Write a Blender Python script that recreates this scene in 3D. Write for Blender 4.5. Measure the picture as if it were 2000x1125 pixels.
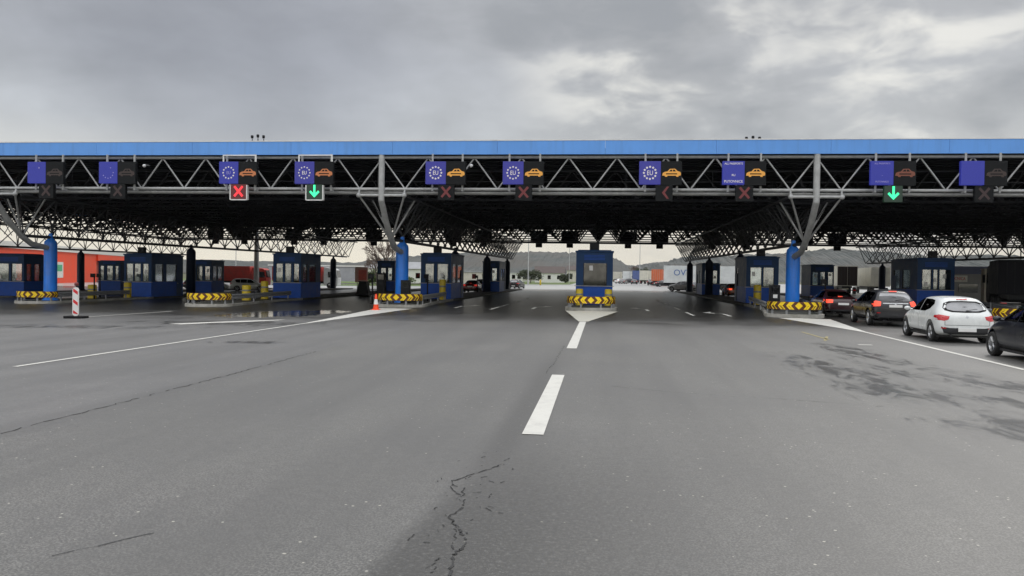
import bpy, bmesh, math, random
from mathutils import Vector, Matrix, noise
from mathutils.bvhtree import BVHTree
from mathutils.geometry import tessellate_polygon
random.seed(7)
PI = math.pi
R = math.radians
for o in list(bpy.data.objects):
    bpy.data.objects.remove(o)
sc = bpy.context.scene
col = sc.collection

# ------------------------------------------------------------------ camera
EYE = 1.9
FOC = 1560.0
cd = bpy.data.cameras.new('camera')
cam = bpy.data.objects.new('camera', cd)
col.objects.link(cam)
CR = Matrix.Rotation(R(6.4), 3, 'Z') @ Matrix.Rotation(R(90 - 0.88), 3, 'X') @ Matrix.Rotation(R(0.86), 3, 'Z')
cam.matrix_world = Matrix.Translation((0, 0, EYE)) @ CR.to_4x4()
cd.sensor_width = 36
cd.lens = FOC / 2000 * 36
cd.clip_start = 0.1
cd.clip_end = 12000
sc.camera = cam
sc.view_settings.view_transform = 'Standard'
sc.view_settings.look = 'None'
sc.view_settings.exposure = 0
sc.view_settings.gamma = 1
sc.render.engine = 'CYCLES'
sc.cycles.use_denoising = True
sc.cycles.sample_clamp_indirect = 2.0
sc.cycles.max_bounces = 6
sc.cycles.volume_bounces = 0
sc.cycles.transparent_max_bounces = 12
sc.cycles.caustics_reflective = False
sc.cycles.caustics_refractive = False


def ray(u, v):
    return CR @ Vector(((u - 1000) / FOC, -(v - 562.5) / FOC, -1))


def at(u, v, Y):
    """point that the survey photo sees at (u, v), on the plane Y metres out"""
    d = ray(u, v)
    return Vector((0, 0, EYE)) + d * (Y / d.y)


def gz(x):
    """cross-fall of the paved area towards the left"""
    return -0.012 * max(0.0, min(-x - 6.0, 60.0))


# ------------------------------------------------------------------ world
SUN_EL, SUN_AZ = 38, 28        # azimuth: degrees right of +Y
w = bpy.data.worlds.new('World')
sc.world = w
w.use_nodes = True
nt = w.node_tree
nt.nodes.clear()


class NT:
    """tiny node helper"""
    def __init__(s, tree):
        s.t = tree

    def n(s, kind, **kw):
        nd = s.t.nodes.new(kind)
        for k, v in kw.items():
            setattr(nd, k, v)
        return nd

    def put(s, sock, v):
        if v is None:
            return
        if isinstance(v, bpy.types.NodeSocket):
            s.t.links.new(v, sock)
        else:
            sock.default_value = v

    def math(s, op, a, b=None, c=None, clamp=False):
        nd = s.n('ShaderNodeMath', operation=op, use_clamp=clamp)
        s.put(nd.inputs[0], a)
        s.put(nd.inputs[1], b)
        s.put(nd.inputs[2], c)
        return nd.outputs[0]

    def vmath(s, op, a, b=None):
        nd = s.n('ShaderNodeVectorMath', operation=op)
        s.put(nd.inputs[0], a)
        s.put(nd.inputs[1], b)
        return nd.outputs['Value'] if op in ('DOT_PRODUCT', 'LENGTH') else nd.outputs[0]

    def noise(s, vec, scale, detail=4, rough=.55, dist=0.0):
        nd = s.n('ShaderNodeTexNoise')
        s.put(nd.inputs['Vector'], vec)
        nd.inputs['Scale'].default_value = scale
        nd.inputs['Detail'].default_value = detail
        nd.inputs['Roughness'].default_value = rough
        nd.inputs['Distortion'].default_value = dist
        return nd.outputs['Fac']

    def rng(s, v, a, b, c=0.0, d=1.0, smooth=True):
        nd = s.n('ShaderNodeMapRange', interpolation_type='SMOOTHSTEP' if smooth else 'LINEAR')
        s.put(nd.inputs[0], v)
        for i, x in enumerate((a, b, c, d)):
            nd.inputs[i + 1].default_value = x
        return nd.outputs[0]

    def mix(s, f, a, b, blend='MIX'):
        nd = s.n('ShaderNodeMix', data_type='RGBA', blend_type=blend)
        s.put(nd.inputs[0], f)
        s.put(nd.inputs[6], a if not isinstance(a, tuple) or len(a) == 4 else a + (1,))
        s.put(nd.inputs[7], b if not isinstance(b, tuple) or len(b) == 4 else b + (1,))
        return nd.outputs[2]


k = NT(nt)
tc = k.n('ShaderNodeTexCoord')
dirn = k.vmath('NORMALIZE', tc.outputs['Generated'])
sep = k.n('ShaderNodeSeparateXYZ')
nt.links.new(dirn, sep.inputs[0])
zz = k.math('MAXIMUM', sep.outputs[2], 0.0)
mp = k.n('ShaderNodeMapping')
k.put(mp.inputs['Vector'], dirn)
mp.inputs['Rotation'].default_value = (0, R(16), 0)
mp.inputs['Scale'].default_value = (1.0, 1.0, 2.2)
mp.inputs['Location'].default_value = (.37, .1, .22)
big = k.noise(mp.outputs[0], 2.2, 3, .5, .4)
mid = k.noise(mp.outputs[0], 4.2, 5, .5, .25)
fine = k.noise(mp.outputs[0], 11, 4, .55, .3)


def around(u, v, r0, r1):
    d = ray(u, v).normalized()
    return k.rng(k.vmath('DOT_PRODUCT', dirn, tuple(d)), math.cos(R(r1)), math.cos(R(r0)))


right = around(1700, 90, 8, 36)
gap1 = around(1290, 100, 0, 12)
gap2 = around(1770, 105, 0, 11.5)
dark = around(450, 70, 0, 14)
# brightness by height: bright milky band at the horizon, grey deck above, bright thin cloud overhead
ramp = k.n('ShaderNodeValToRGB')
k.put(ramp.inputs[0], zz)
els = ramp.color_ramp.elements
els[0].position = 0.0
els[0].color = (.90, .84, .70, 1)
els[1].position = 1.0
els[1].color = (1.5, 1.5, 1.52, 1)
for p, c in ((.06, (.84, .79, .68)), (.125, (.66, .67, .66)), (.17, (.52, .545, .575)), (.25, (.44, .46, .50)), (.36, (.45, .465, .50)), (.55, (.95, .97, 1.0))):
    e = els.new(p)
    e.color = c + (1,)
base = ramp.outputs[0]
vis = k.rng(zz, .10, .2)
v1 = k.math('ADD', k.math('MULTIPLY', big, .4), k.math('ADD', k.math('MULTIPLY', mid, .38), k.math('MULTIPLY', fine, .22)))
amp = k.rng(v1, .38, .62, .74, 1.22, False)
cl = k.mix(vis, base, k.mix(1.0, base, amp, 'MULTIPLY'))
cl = k.mix(k.math('MULTIPLY', dark, .5), cl, (.275, .29, .335))
cl = k.mix(k.math('MULTIPLY', right, .35), cl, (.52, .525, .515))
# ragged bright breaks and darker streaks in the right half
br = k.rng(k.math('ADD', k.math('MULTIPLY', mid, .6), k.math('MULTIPLY', fine, .4)), .49, .64)
gm = k.math('MAXIMUM', gap1, gap2)
cl = k.mix(k.math('MULTIPLY', k.math('MULTIPLY', br, gm), .72), cl, (.95, .935, .87))
br2 = k.rng(k.math('ADD', k.math('MULTIPLY', mid, .7), k.math('MULTIPLY', fine, .3)), .50, .36)
cl = k.mix(k.math('MULTIPLY', k.math('MULTIPLY', br2, right), .7), cl, (.33, .35, .38))
# unseen sky behind the camera, brightness added to light the surfaces facing it
backl = k.rng(sep.outputs[1], .15, -.5, 1.0, 1.75)
cl = k.mix(1.0, cl, backl, 'MULTIPLY')
sky = k.n('ShaderNodeTexSky', sky_type='NISHITA', sun_disc=False, sun_elevation=R(SUN_EL), sun_rotation=R(SUN_AZ))
b1 = k.n('ShaderNodeBackground')
k.put(b1.inputs[0], sky.outputs[0])
b1.inputs[1].default_value = 0.08
b2 = k.n('ShaderNodeBackground')
k.put(b2.inputs[0], cl)
b2.inputs[1].default_value = 1.0
ms = k.n('ShaderNodeMixShader')
ms.inputs[0].default_value = .96
nt.links.new(b1.outputs[0], ms.inputs[1])
nt.links.new(b2.outputs[0], ms.inputs[2])
wo = k.n('ShaderNodeOutputWorld')
nt.links.new(ms.outputs[0], wo.inputs[0])

sd = bpy.data.lights.new('sun', 'SUN')
sd.energy = 0.6
sd.angle = R(14)
sd.color = (1, .96, .9)
sun = bpy.data.objects.new('sun', sd)
col.objects.link(sun)
sdir = Vector((math.sin(R(SUN_AZ)) * math.cos(R(SUN_EL)), math.cos(R(SUN_AZ)) * math.cos(R(SUN_EL)), math.sin(R(SUN_EL))))
sun.rotation_euler = (-sdir).to_track_quat('-Z', 'Y').to_euler()

# ------------------------------------------------------------------ materials


def lin(r, g, b):
    f = lambda c: (c / 255 / 12.92) if c / 255 <= .04045 else ((c / 255 + .055) / 1.055) ** 2.4
    return (f(r), f(g), f(b))


MATS = {}


def mat(name, colr, rough=.5, metal=0.0, var=.12, scale=3.0, bump=0.0, spec=.5, dirt=None, coat=0.0, streak=0.0):
    """procedural painted / plastic / metal surface: noise-varied colour and roughness, optional dirt"""
    if name in MATS:
        return MATS[name]
    m = bpy.data.materials.new(name)
    m.use_nodes = True
    t = m.node_tree
    q = NT(t)
    bs = t.nodes['Principled BSDF']
    tcn = q.n('ShaderNodeTexCoord')
    o = tcn.outputs['Object']
    n1 = q.noise(o, scale, 5, .6)
    c = colr
    lo = tuple(x * (1 - var) for x in c)
    hi = tuple(min(1, x * (1 + var)) for x in c)
    cc = q.mix(q.rng(n1, .3, .7), lo, hi)
    if dirt:
        n2 = q.noise(o, scale * .45, 6, .65, .6)
        cc = q.mix(q.rng(n2, .48, .75, 0, dirt), cc, (.12, .105, .085))
    if streak:
        ms_ = q.n('ShaderNodeMapping')
        q.put(ms_.inputs['Vector'], o)
        ms_.inputs['Scale'].default_value = (2.2, 2.2, .12)
        n3 = q.noise(ms_.outputs[0], 1.6, 5, .65)
        cc = q.mix(q.rng(n3, .46, .74, 0, streak), cc, tuple(x * .45 + .02 for x in c))
    q.put(bs.inputs['Base Color'], cc)
    q.put(bs.inputs['Roughness'], q.rng(n1, .25, .75, max(.02, rough - .07), min(1, rough + .09)))
    bs.inputs['Metallic'].default_value = metal
    bs.inputs['Specular IOR Level'].default_value = spec
    bs.inputs['Coat Weight'].default_value = coat
    bs.inputs['Coat Roughness'].default_value = .06
    if bump:
        bp = q.n('ShaderNodeBump')
        bp.inputs['Strength'].default_value = bump
        bp.inputs['Distance'].default_value = .02
        q.put(bp.inputs['Height'], q.noise(o, scale * 8, 4, .6))
        q.put(bs.inputs['Normal'], bp.outputs[0])
    MATS[name] = m
    return m


def emit(name, colr, strength, basec=(.02, .02, .02)):
    if name in MATS:
        return MATS[name]
    m = bpy.data.materials.new(name)
    m.use_nodes = True
    t = m.node_tree
    q = NT(t)
    bs = t.nodes['Principled BSDF']
    tcn = q.n('ShaderNodeTexCoord')
    v = q.n('ShaderNodeTexVoronoi')
    q.put(v.inputs['Vector'], tcn.outputs['Object'])
    v.inputs['Scale'].default_value = 40
    q.put(bs.inputs['Base Color'], basec + (1,))
    bs.inputs['Emission Color'].default_value = colr + (1,)
    q.put(bs.inputs['Emission Strength'], q.rng(v.outputs['Distance'], .1, .6, strength * 1.15, strength * .8))
    bs.inputs['Roughness'].default_value = .5
    MATS[name] = m
    return m


def glass(name, tint=(.75, .82, .85), gloss=.12, clear=.8, fk=.7):
    if name in MATS:
        return MATS[name]
    m = bpy.data.materials.new(name)
    m.use_nodes = True
    t = m.node_tree
    t.nodes.remove(t.nodes['Principled BSDF'])
    q = NT(t)
    tr = q.n('ShaderNodeBsdfTransparent')
    tr.inputs[0].default_value = tuple(x * clear for x in tint) + (1,)
    gl = q.n('ShaderNodeBsdfGlossy')
    gl.inputs['Roughness'].default_value = .04
    gl.inputs[0].default_value = (.95, .97, 1, 1)
    lw = q.n('ShaderNodeLayerWeight')
    lw.inputs[0].default_value = .35
    tcn = q.n('ShaderNodeTexCoord')
    f = q.math('ADD', q.math('MULTIPLY', lw.outputs['Fresnel'], fk), q.rng(q.noise(tcn.outputs['Object'], 2.5, 3), .3, .7, gloss * .7, gloss * 1.3), clamp=True)
    mx = q.n('ShaderNodeMixShader')
    q.put(mx.inputs[0], f)
    t.links.new(tr.outputs[0], mx.inputs[1])
    t.links.new(gl.outputs[0], mx.inputs[2])
    t.links.new(mx.outputs[0], t.nodes['Material Output'].inputs[0])
    MATS[name] = m
    return m


def asphalt_material():
    m = bpy.data.materials.new('wet_asphalt')
    m.use_nodes = True
    t = m.node_tree
    q = NT(t)
    bs = t.nodes['Principled BSDF']
    o = q.n('ShaderNodeTexCoord').outputs['Object']
    sp = q.n('ShaderNodeSeparateXYZ')
    q.put(sp.inputs[0], o)
    x, y = sp.outputs[0], sp.outputs[1]
    # aggregate grain
    g1 = q.noise(o, 55, 3, .7)
    g2 = q.noise(o, 190, 2, .6)
    g3 = q.noise(o, 14, 4, .6)
    patch = q.noise(o, .22, 5, .6, .4)
    # streaks running along the lanes (tyre lines)
    mpp = q.n('ShaderNodeMapping')
    q.put(mpp.inputs['Vector'], o)
    mpp.inputs['Scale'].default_value = (1.0, .06, 1)
    lane = q.noise(mpp.outputs[0], .9, 4, .55)
    g4 = q.noise(o, 27, 4, .75)
    c = q.mix(q.rng(g1, .42, .60), (.066, .064, .059), (.232, .226, .210))
    g5 = q.noise(o, 8, 5, .72)
    c = q.mix(q.rng(g5, .52, .66, 0, .38), c, (.07, .068, .064))
    c = q.mix(q.rng(g5, .46, .32, 0, .38), c, (.24, .235, .22))
    c = q.mix(q.rng(g4, .53, .66, 0, .65), c, (.075, .073, .068))
    c = q.mix(q.rng(g4, .43, .31, 0, .65), c, (.26, .255, .24))
    tone = q.math('MULTIPLY', q.rng(x, -6.8, -6.95), .30)
    c = q.mix(tone, c, (.19, .185, .188))
    tone2 = q.math('MULTIPLY', q.rng(q.math('ADD', y, q.math('MULTIPLY', g3, .5)), 26.5, 27.2), .22)
    c = q.mix(tone2, c, (.085, .082, .078))
    c = q.mix(q.rng(g2, .56, .74, 0, .55), c, (.27, .265, .25))
    c = q.mix(q.rng(g2, .44, .30, 0, .5), c, (.05, .049, .048))
    c = q.mix(q.rng(patch, .35, .65, .0, .42), c, (.095, .094, .092))
    c = q.mix(q.rng(lane, .38, .66, .0, .42), c, (.085, .083, .079))
    # sparse pale grit and tiny leaves
    vo = q.n('ShaderNodeTexVoronoi')
    q.put(vo.inputs['Vector'], o)
    vo.inputs['Scale'].default_value = 7.0
    vo.inputs['Randomness'].default_value = 1.0
    sel = q.math('GREATER_THAN', q.noise(o, 2.7, 2), .50)
    dot = q.math('LESS_THAN', q.math('ADD', vo.outputs['Distance'], q.math('MULTIPLY', g1, .07)), .115)
    c = q.mix(q.math('MULTIPLY', q.math('MULTIPLY', sel, dot), .85), c, (.5, .48, .41))
    # worn, rougher strip left of the centre line near the camera
    wn = q.math('ADD', q.math('ADD', x, q.math('MULTIPLY', q.math('SUBTRACT', g3, .5), .35)), q.math('MULTIPLY', q.math('SUBTRACT', 8.0, y), .10))
    edge = q.rng(wn, -1.28, -1.02)
    fall = q.rng(wn, 1.6, -.9)
    wear = q.math('MULTIPLY', q.math('MULTIPLY', edge, fall), q.rng(q.math('ADD', y, q.math('MULTIPLY', g3, 3)), 11.5, 7.0))
    thin = q.math('MULTIPLY', q.rng(q.math('ABSOLUTE', q.math('ADD', x, 1.06)), .34, .02), q.rng(y, 25, 12, 0, .55))
    wear = q.math('MAXIMUM', wear, thin)
    c = q.mix(q.math('MULTIPLY', wear, q.rng(g4, .28, .58, .25, 1.0)), c, (.052, .050, .046))
    # damp streaks, plus canopy shade painted into the floor colour
    wob = q.noise(o, .35, 5, .62, .7)
    mpw = q.n('ShaderNodeMapping')
    q.put(mpw.inputs['Vector'], o)
    mpw.inputs['Scale'].default_value = (1.2, .40, 1)
    wobf = q.noise(mpw.outputs[0], 2.1, 6, .66, .9)

    def blob(cx, cy, rx, ry, rot=0.0):
        ca, sa = math.cos(rot), math.sin(rot)
        dx = q.math('SUBTRACT', x, cx)
        dy = q.math('SUBTRACT', y, cy)
        a = q.math('DIVIDE', q.math('ADD', q.math('MULTIPLY', dx, ca), q.math('MULTIPLY', dy, sa)), rx)
        b = q.math('DIVIDE', q.math('SUBTRACT', q.math('MULTIPLY', dy, ca), q.math('MULTIPLY', dx, sa)), ry)
        return q.math('ADD', q.math('MULTIPLY', a, a), q.math('MULTIPLY', b, b))

    def wet(bl, k1=2.6, hard=.35):
        v = q.math('ADD', bl, q.math('MULTIPLY', q.math('SUBTRACT', wobf, .5), k1 * 1.9))
        return q.rng(v, 1.0, 1.0 - hard)
    damp_shade = None
    for b in (blob(4.9, 18.0, .9, 3.6, .10), blob(5.2, 14.6, 1.2, 2.3, .1), blob(5.5, 11.2, 1.2, 1.7, .1), blob(7.4, 15.8, 1.0, 2.6, .1), blob(6.8, 21.5, .7, 4.2, .05), blob(6.4, 13.6, .6, 1.3, .4), blob(6.1, 18.2, .35, 2.8, .1), blob(8.2, 13.0, .8, 1.2, .3),
              blob(-14.6, 29.5, 5.5, 1.6, -.12), blob(-21, 26.5, 7.5, 1.3, .0), blob(-26, 22.5, 4, 1.0, 0), blob(-9.5, 21, 1.4, .5, 0)):
        ww = wet(b, 3.0, 1.5)
        damp_shade = ww if damp_shade is None else q.math('MAXIMUM', damp_shade, ww)
    front = q.rng(q.math('ADD', y, q.math('MULTIPLY', wob, 16)), 36, 50)  # canopy shade on the floor, darkened in the colour over the roofed stretch
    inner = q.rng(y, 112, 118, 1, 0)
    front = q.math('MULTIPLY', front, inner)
    damp_shade = q.math('MAXIMUM', q.math('MULTIPLY', damp_shade, .92), q.math('MULTIPLY', front, .95))
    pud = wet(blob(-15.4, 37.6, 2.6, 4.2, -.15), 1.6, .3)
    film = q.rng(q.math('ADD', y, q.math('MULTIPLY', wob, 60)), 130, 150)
    c = q.mix(q.math('MULTIPLY', damp_shade, .9), c, (.014, .0135, .012))
    c = q.mix(pud, c, (.03, .03, .032))
    q.put(bs.inputs['Base Color'], c)
    r = q.rng(g1, .3, .7, .42, .60)
    r = q.math('MULTIPLY', r, q.rng(damp_shade, 0, 1, 1, .62))
    r = q.math('MULTIPLY', r, q.rng(film, 0, 1, 1, .55))
    mxr = q.n('ShaderNodeMix', data_type='FLOAT')
    q.put(mxr.inputs[0], pud)
    q.put(mxr.inputs[2], r)
    mxr.inputs[3].default_value = .10
    q.put(bs.inputs['Roughness'], mxr.outputs[0])
    q.put(bs.inputs['Specular IOR Level'], q.math('MAXIMUM', q.rng(front, 0, 1, .7, .22), q.math('MULTIPLY', pud, .5)))
    bp = q.n('ShaderNodeBump')
    bp.inputs['Distance'].default_value = .004
    q.put(bp.inputs['Strength'], q.rng(pud, 0, 1, .15, .02))
    q.put(bp.inputs['Height'], q.math('ADD', g1, q.math('MULTIPLY', g2, .5)))
    q.put(bs.inputs['Normal'], bp.outputs[0])
    return m


def ground_mat(name, c1, c2, scale, rough=.9, c3=None, s3=.05):
    m = bpy.data.materials.new(name)
    m.use_nodes = True
    t = m.node_tree
    q = NT(t)
    bs = t.nodes['Principled BSDF']
    o = q.n('ShaderNodeTexCoord').outputs['Object']
    c = q.mix(q.rng(q.noise(o, scale, 6, .65), .3, .7), c1, c2)
    if c3:
        c = q.mix(q.rng(q.noise(o, s3, 5, .6, .5), .45, .65), c, c3)
    q.put(bs.inputs['Base Color'], c)
    bs.inputs['Roughness'].default_value = rough
    MATS[name] = m
    return m


def paint_mat(name, c, wear=.35):
    """road paint, worn through to the asphalt in flecks"""
    m = bpy.data.materials.new(name)
    m.use_nodes = True
    t = m.node_tree
    q = NT(t)
    bs = t.nodes['Principled BSDF']
    o = q.n('ShaderNodeTexCoord').outputs['Object']
    f = q.rng(q.noise(o, 34, 5, .7), .60, .75, 0, wear)
    f2 = q.rng(q.noise(o, 3.0, 5, .7), .42, .75, 0, wear * .6)
    cc = q.mix(f2, c, tuple(v * .55 for v in c))
    cc = q.mix(f, cc, (.13, .13, .125))
    q.put(bs.inputs['Base Color'], cc)
    bs.inputs['Roughness'].default_value = .5
    MATS[name] = m
    return m


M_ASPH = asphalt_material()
M_PALE = ground_mat('pale_wet_apron', (.36, .36, .35), (.46, .46, .44), .35, .28, (.26, .26, .26), .04)
M_GRASS = ground_mat('grass_field', (.07, .12, .022), (.13, .20, .04), .8, .95, (.10, .10, .05), .06)
M_EARTH = ground_mat('far_ground', (.07, .085, .035), (.11, .11, .06), .02, .95)
M_KERB = ground_mat('kerb_concrete', (.32, .31, .28), (.46, .445, .40), 2.5, .75, (.25, .24, .2), .5)
M_ISL = ground_mat('island_surface', (.06, .058, .05), (.11, .105, .09), 2.5, .75, (.04, .045, .03), .6)
M_WHITE = paint_mat('white_road_paint', (.66, .65, .60), .6)
M_HATCH = paint_mat('cream_road_paint', (.58, .565, .49), .5)
M_YELL = paint_mat('faded_yellow_paint', (.34, .29, .13), .9)
M_CRACK = ground_mat('sealed_crack', (.02, .02, .02), (.05, .05, .05), 12, .8)
BLUE_F = mat('fascia_blue', (.115, .33, .78), .42, var=.06, scale=.35, streak=.25)
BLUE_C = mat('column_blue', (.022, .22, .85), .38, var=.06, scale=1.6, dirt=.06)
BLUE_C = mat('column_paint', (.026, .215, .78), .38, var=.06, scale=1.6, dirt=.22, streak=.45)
BLUE_C_SHADE = mat('column_blue_shaded', (.004, .010, .03), .5, var=.1, scale=1.6, spec=.25)  # same column paint with the canopy's shade put into the colour
NAVY = mat('booth_navy', (.012, .047, .130), .5, var=.12, scale=2, dirt=.04, spec=.25)
BLUE_B = mat('booth_blue', (.013, .080, .40), .5, var=.12, scale=2, dirt=.06, spec=.3)
GALV = mat('galvanised_steel', (.38, .385, .38), .5, .0, var=.14, scale=3)
STEEL = mat('dark_grey_steel', (.024, .025, .028), .6, .0, var=.2, scale=2)
STEELG = mat('worn_grey_steel', (.06, .062, .065), .6, .0, var=.2, scale=2, spec=.3)
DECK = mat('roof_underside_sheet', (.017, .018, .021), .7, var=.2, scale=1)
ROOFT = mat('roof_membrane', (.25, .25, .25), .8, var=.2, scale=.3)
BLACK = mat('black_plastic', (.005, .005, .006), .55, var=.2, scale=6, spec=.2)
DARKM = mat('dark_metal', (.010, .011, .013), .5, .0, var=.2, scale=5, spec=.25)
GREYP = mat('grey_plastic', (.22, .225, .23), .5, var=.15, scale=5)
WHITEP = mat('white_enamel', (.72, .72, .70), .4, var=.05, scale=3, dirt=.25)
YELP = mat('bollard_yellow', lin(205, 178, 30), .45, var=.12, scale=4, dirt=.35)
YELB = mat('hazard_yellow', (.98, .66, .012), .4, var=.06, scale=4)
YELBX = mat('hazard_yellow_lit', lin(250, 205, 25), .4, var=.06, scale=4)
HAZB = mat('hazard_black', (.10, .030, .008), .45, var=.2, scale=5)
REDP = mat('reflective_red', lin(205, 35, 45), .4, var=.1, scale=5)
ORANGE = mat('cone_orange', lin(240, 75, 30), .5, var=.1, scale=5, dirt=.2)
GLASS = glass('booth_glass', (.88, .93, .95), .10, .9)
GLASSD = glass('tinted_booth_glass', (.30, .33, .36), .05, .45, .4)
AUTOG = glass('car_glass', (.03, .033, .036), .05, .5, .24)
TYRE = mat('tyre_rubber', (.018, .018, .018), .75, var=.2, scale=10)
RIM = mat('alloy_rim', (.45, .46, .47), .3, .8, var=.1, scale=6)
CARBLK = mat('unpainted_bumper', (.022, .022, .024), .55, var=.2, scale=6)
PLATE = mat('white_plate', (.72, .72, .70), .4, var=.04, scale=4)
TAILG = mat('tail_lamp_red', lin(190, 20, 30), .12, var=.1, scale=8, coat=1)
TAILON = emit('brake_lamp_lit', (1.0, .10, .04), 1.3, (.4, .02, .02))
TAILD = emit('tail_lamp_dim', (1.0, .06, .04), .5, (.35, .02, .02))

# ------------------------------------------------------------------ mesh helpers


class MB:
    def __init__(s):
        s.v, s.f, s.m, s.sm = [], [], [], []

    def add(s, vs, fs, m=0, smooth=False):
        b = len(s.v)
        s.v += [tuple(v) for v in vs]
        for f in fs:
            s.f.append(tuple(i + b for i in f))
            s.m.append(m)
            s.sm.append(smooth)

    def box(s, x0, x1, y0, y1, z0, z1, m=0):
        s.add([(x, y, z) for z in (z0, z1) for y in (y0, y1) for x in (x0, x1)],
              [(0, 2, 3, 1), (4, 5, 7, 6), (0, 1, 5, 4), (2, 6, 7, 3), (0, 4, 6, 2), (1, 3, 7, 5)], m)

    def tube(s, p, q, r, n=8, m=0, r2=None, caps=True):
        p, q = Vector(p), Vector(q)
        d = (q - p)
        if d.length < 1e-6:
            return
        d.normalize()
        a = d.orthogonal().normalized()
        b = d.cross(a)
        r2 = r if r2 is None else r2
        vs = []
        for pt, rr in ((p, r), (q, r2)):
            for i in range(n):
                t = 2 * PI * i / n
                vs.append(pt + a * (rr * math.cos(t)) + b * (rr * math.sin(t)))
        fs = [(i, (i + 1) % n, n + (i + 1) % n, n + i) for i in range(n)]
        s.add(vs, fs, m, n > 5)
        if caps:
            s.add(vs, [tuple(range(n - 1, -1, -1)), tuple(range(n, 2 * n))], m)

    def path(s, pts, r, n=8, m=0):
        for a, b in zip(pts, pts[1:]):
            s.tube(a, b, r, n, m)
        for c in pts[1:-1]:
            s.ball(c, r * 1.02, m, 5, n)

    def ball(s, c, r, m=0, rings=6, seg=10, sx=1, sy=1, sz=1):
        vs = []
        for i in range(rings + 1):
            ph = PI * i / rings
            for j in range(seg):
                th = 2 * PI * j / seg
                vs.append((c[0] + sx * r * math.sin(ph) * math.cos(th), c[1] + sy * r * math.sin(ph) * math.sin(th), c[2] + sz * r * math.cos(ph)))
        fs = [(i * seg + j, (i + 1) * seg + j, (i + 1) * seg + (j + 1) % seg, i * seg + (j + 1) % seg) for i in range(rings) for j in range(seg)]
        s.add(vs, fs, m, True)

    def lathe(s, prof, c=(0, 0, 0), n=20, m=0, axis='z'):
        vs = []
        for r, h in prof:
            for i in range(n):
                t = 2 * PI * i / n
                a, b = r * math.cos(t), r * math.sin(t)
                vs.append((c[0] + a, c[1] + b, c[2] + h) if axis == 'z' else (c[0] + h, c[1] + a, c[2] + b))
        fs = []
        for j in range(len(prof) - 1):
            for i in range(n):
                fs.append((j * n + i, j * n + (i + 1) % n, (j + 1) * n + (i + 1) % n, (j + 1) * n + i))
        s.add(vs, fs, m, True)

    def prism(s, poly, axis, a, b, m=0):
        """2-D outline extruded along 'x', 'y' or 'z' from a to b"""
        def P(u, v, t):
            return {'x': (t, u, v), 'y': (u, t, v), 'z': (u, v, t)}[axis]
        n = len(poly)
        vs = [P(u, v, a) for u, v in poly] + [P(u, v, b) for u, v in poly]
        tri = tessellate_polygon([[Vector((u, v, 0)) for u, v in poly]])
        fs = [tuple(t) for t in tri] + [tuple(i + n for i in reversed(t)) for t in tri]
        fs += [(i, (i + 1) % n, n + (i + 1) % n, n + i) for i in range(n)]
        s.add(vs, fs, m)

    def build(s, name, mats, parent=None, bevel=0, loc=None, fix=True):
        me = bpy.data.meshes.new(name)
        me.from_pydata(s.v, [], s.f)
        for i, p in enumerate(me.polygons):
            p.material_index = s.m[i]
            p.use_smooth = s.sm[i]
        if not isinstance(mats, (list, tuple)):
            mats = [mats]
        for mm in mats:
            me.materials.append(mm)
        if fix:
            bm = bmesh.new()
            bm.from_mesh(me)
            bmesh.ops.recalc_face_normals(bm, faces=bm.faces)
            bm.to_mesh(me)
            bm.free()
        o = bpy.data.objects.new(name, me)
        col.objects.link(o)
        if parent:
            o.parent = parent
        if loc:
            o.location = loc
        if bevel:
            md = o.modifiers.new('bevel', 'BEVEL')
            md.width = bevel
            md.segments = 2
            md.limit_method = 'ANGLE'
        return o


def tag(o, label=None, cat=None, group=None, kind=None):
    if label:
        o['label'] = label
    if cat:
        o['category'] = cat
    if group:
        o['group'] = group
    if kind:
        o['kind'] = kind
    return o


def empty(name, loc, label, cat, group=None, rz=0):
    o = bpy.data.objects.new(name, None)
    col.objects.link(o)
    o.location = loc
    o.rotation_euler = (0, 0, rz)
    o.empty_display_size = .3
    return tag(o, label, cat, group)


def copy_tree(o, parent=None):
    c = o.copy()
    col.objects.link(c)
    c.parent = parent
    for ch in list(o.children):
        copy_tree(ch, c)
    return c


def text(name, body, size, m, parent, loc, rot=(PI / 2, 0, 0), extrude=.008, align='CENTER', sx=1.0):
    cu = bpy.data.curves.new('txt', 'FONT')
    cu.body = body
    cu.size = size
    cu.extrude = extrude
    cu.align_x = align
    cu.align_y = 'CENTER'
    cu.resolution_u = 3
    t = bpy.data.objects.new('txt', cu)
    col.objects.link(t)
    dg = bpy.context.evaluated_depsgraph_get()
    me = bpy.data.meshes.new_from_object(t.evaluated_get(dg))
    bpy.data.objects.remove(t)
    me.materials.clear()
    me.materials.append(m)
    o = bpy.data.objects.new(name, me)
    col.objects.link(o)
    o.parent = parent
    o.location = loc
    o.rotation_euler = rot
    o.scale = (sx, 1, 1)
    return o


def struct(name, mb, m, **kw):
    return tag(mb.build(name, m, **kw), kind='structure')


# ------------------------------------------------------------------ ground
def sheet(name, x0, x1, y0, y1, m, dz, ny=1):
    mb = MB()
    xs = sorted({x0, x1} | {b for b in (-66.0, -6.0) if x0 < b < x1})
    for a, b in zip(xs, xs[1:]):
        for j in range(ny):
            ya, yb = y0 + (y1 - y0) * j / ny, y0 + (y1 - y0) * (j + 1) / ny
            mb.add([(a, ya, gz(a) + dz), (b, ya, gz(b) + dz), (b, yb, gz(b) + dz), (a, yb, gz(a) + dz)], [(0, 1, 2, 3)])
    return struct(name, mb, m)


sheet('ground', -6000, 6000, -300, 9000, M_EARTH, -.012)
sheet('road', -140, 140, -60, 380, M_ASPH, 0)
sheet('pavement', -139, 139, 115, 150, M_PALE, .004)
sheet('yard', -30, 139, 150.01, 340, M_PALE, .004)


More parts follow.
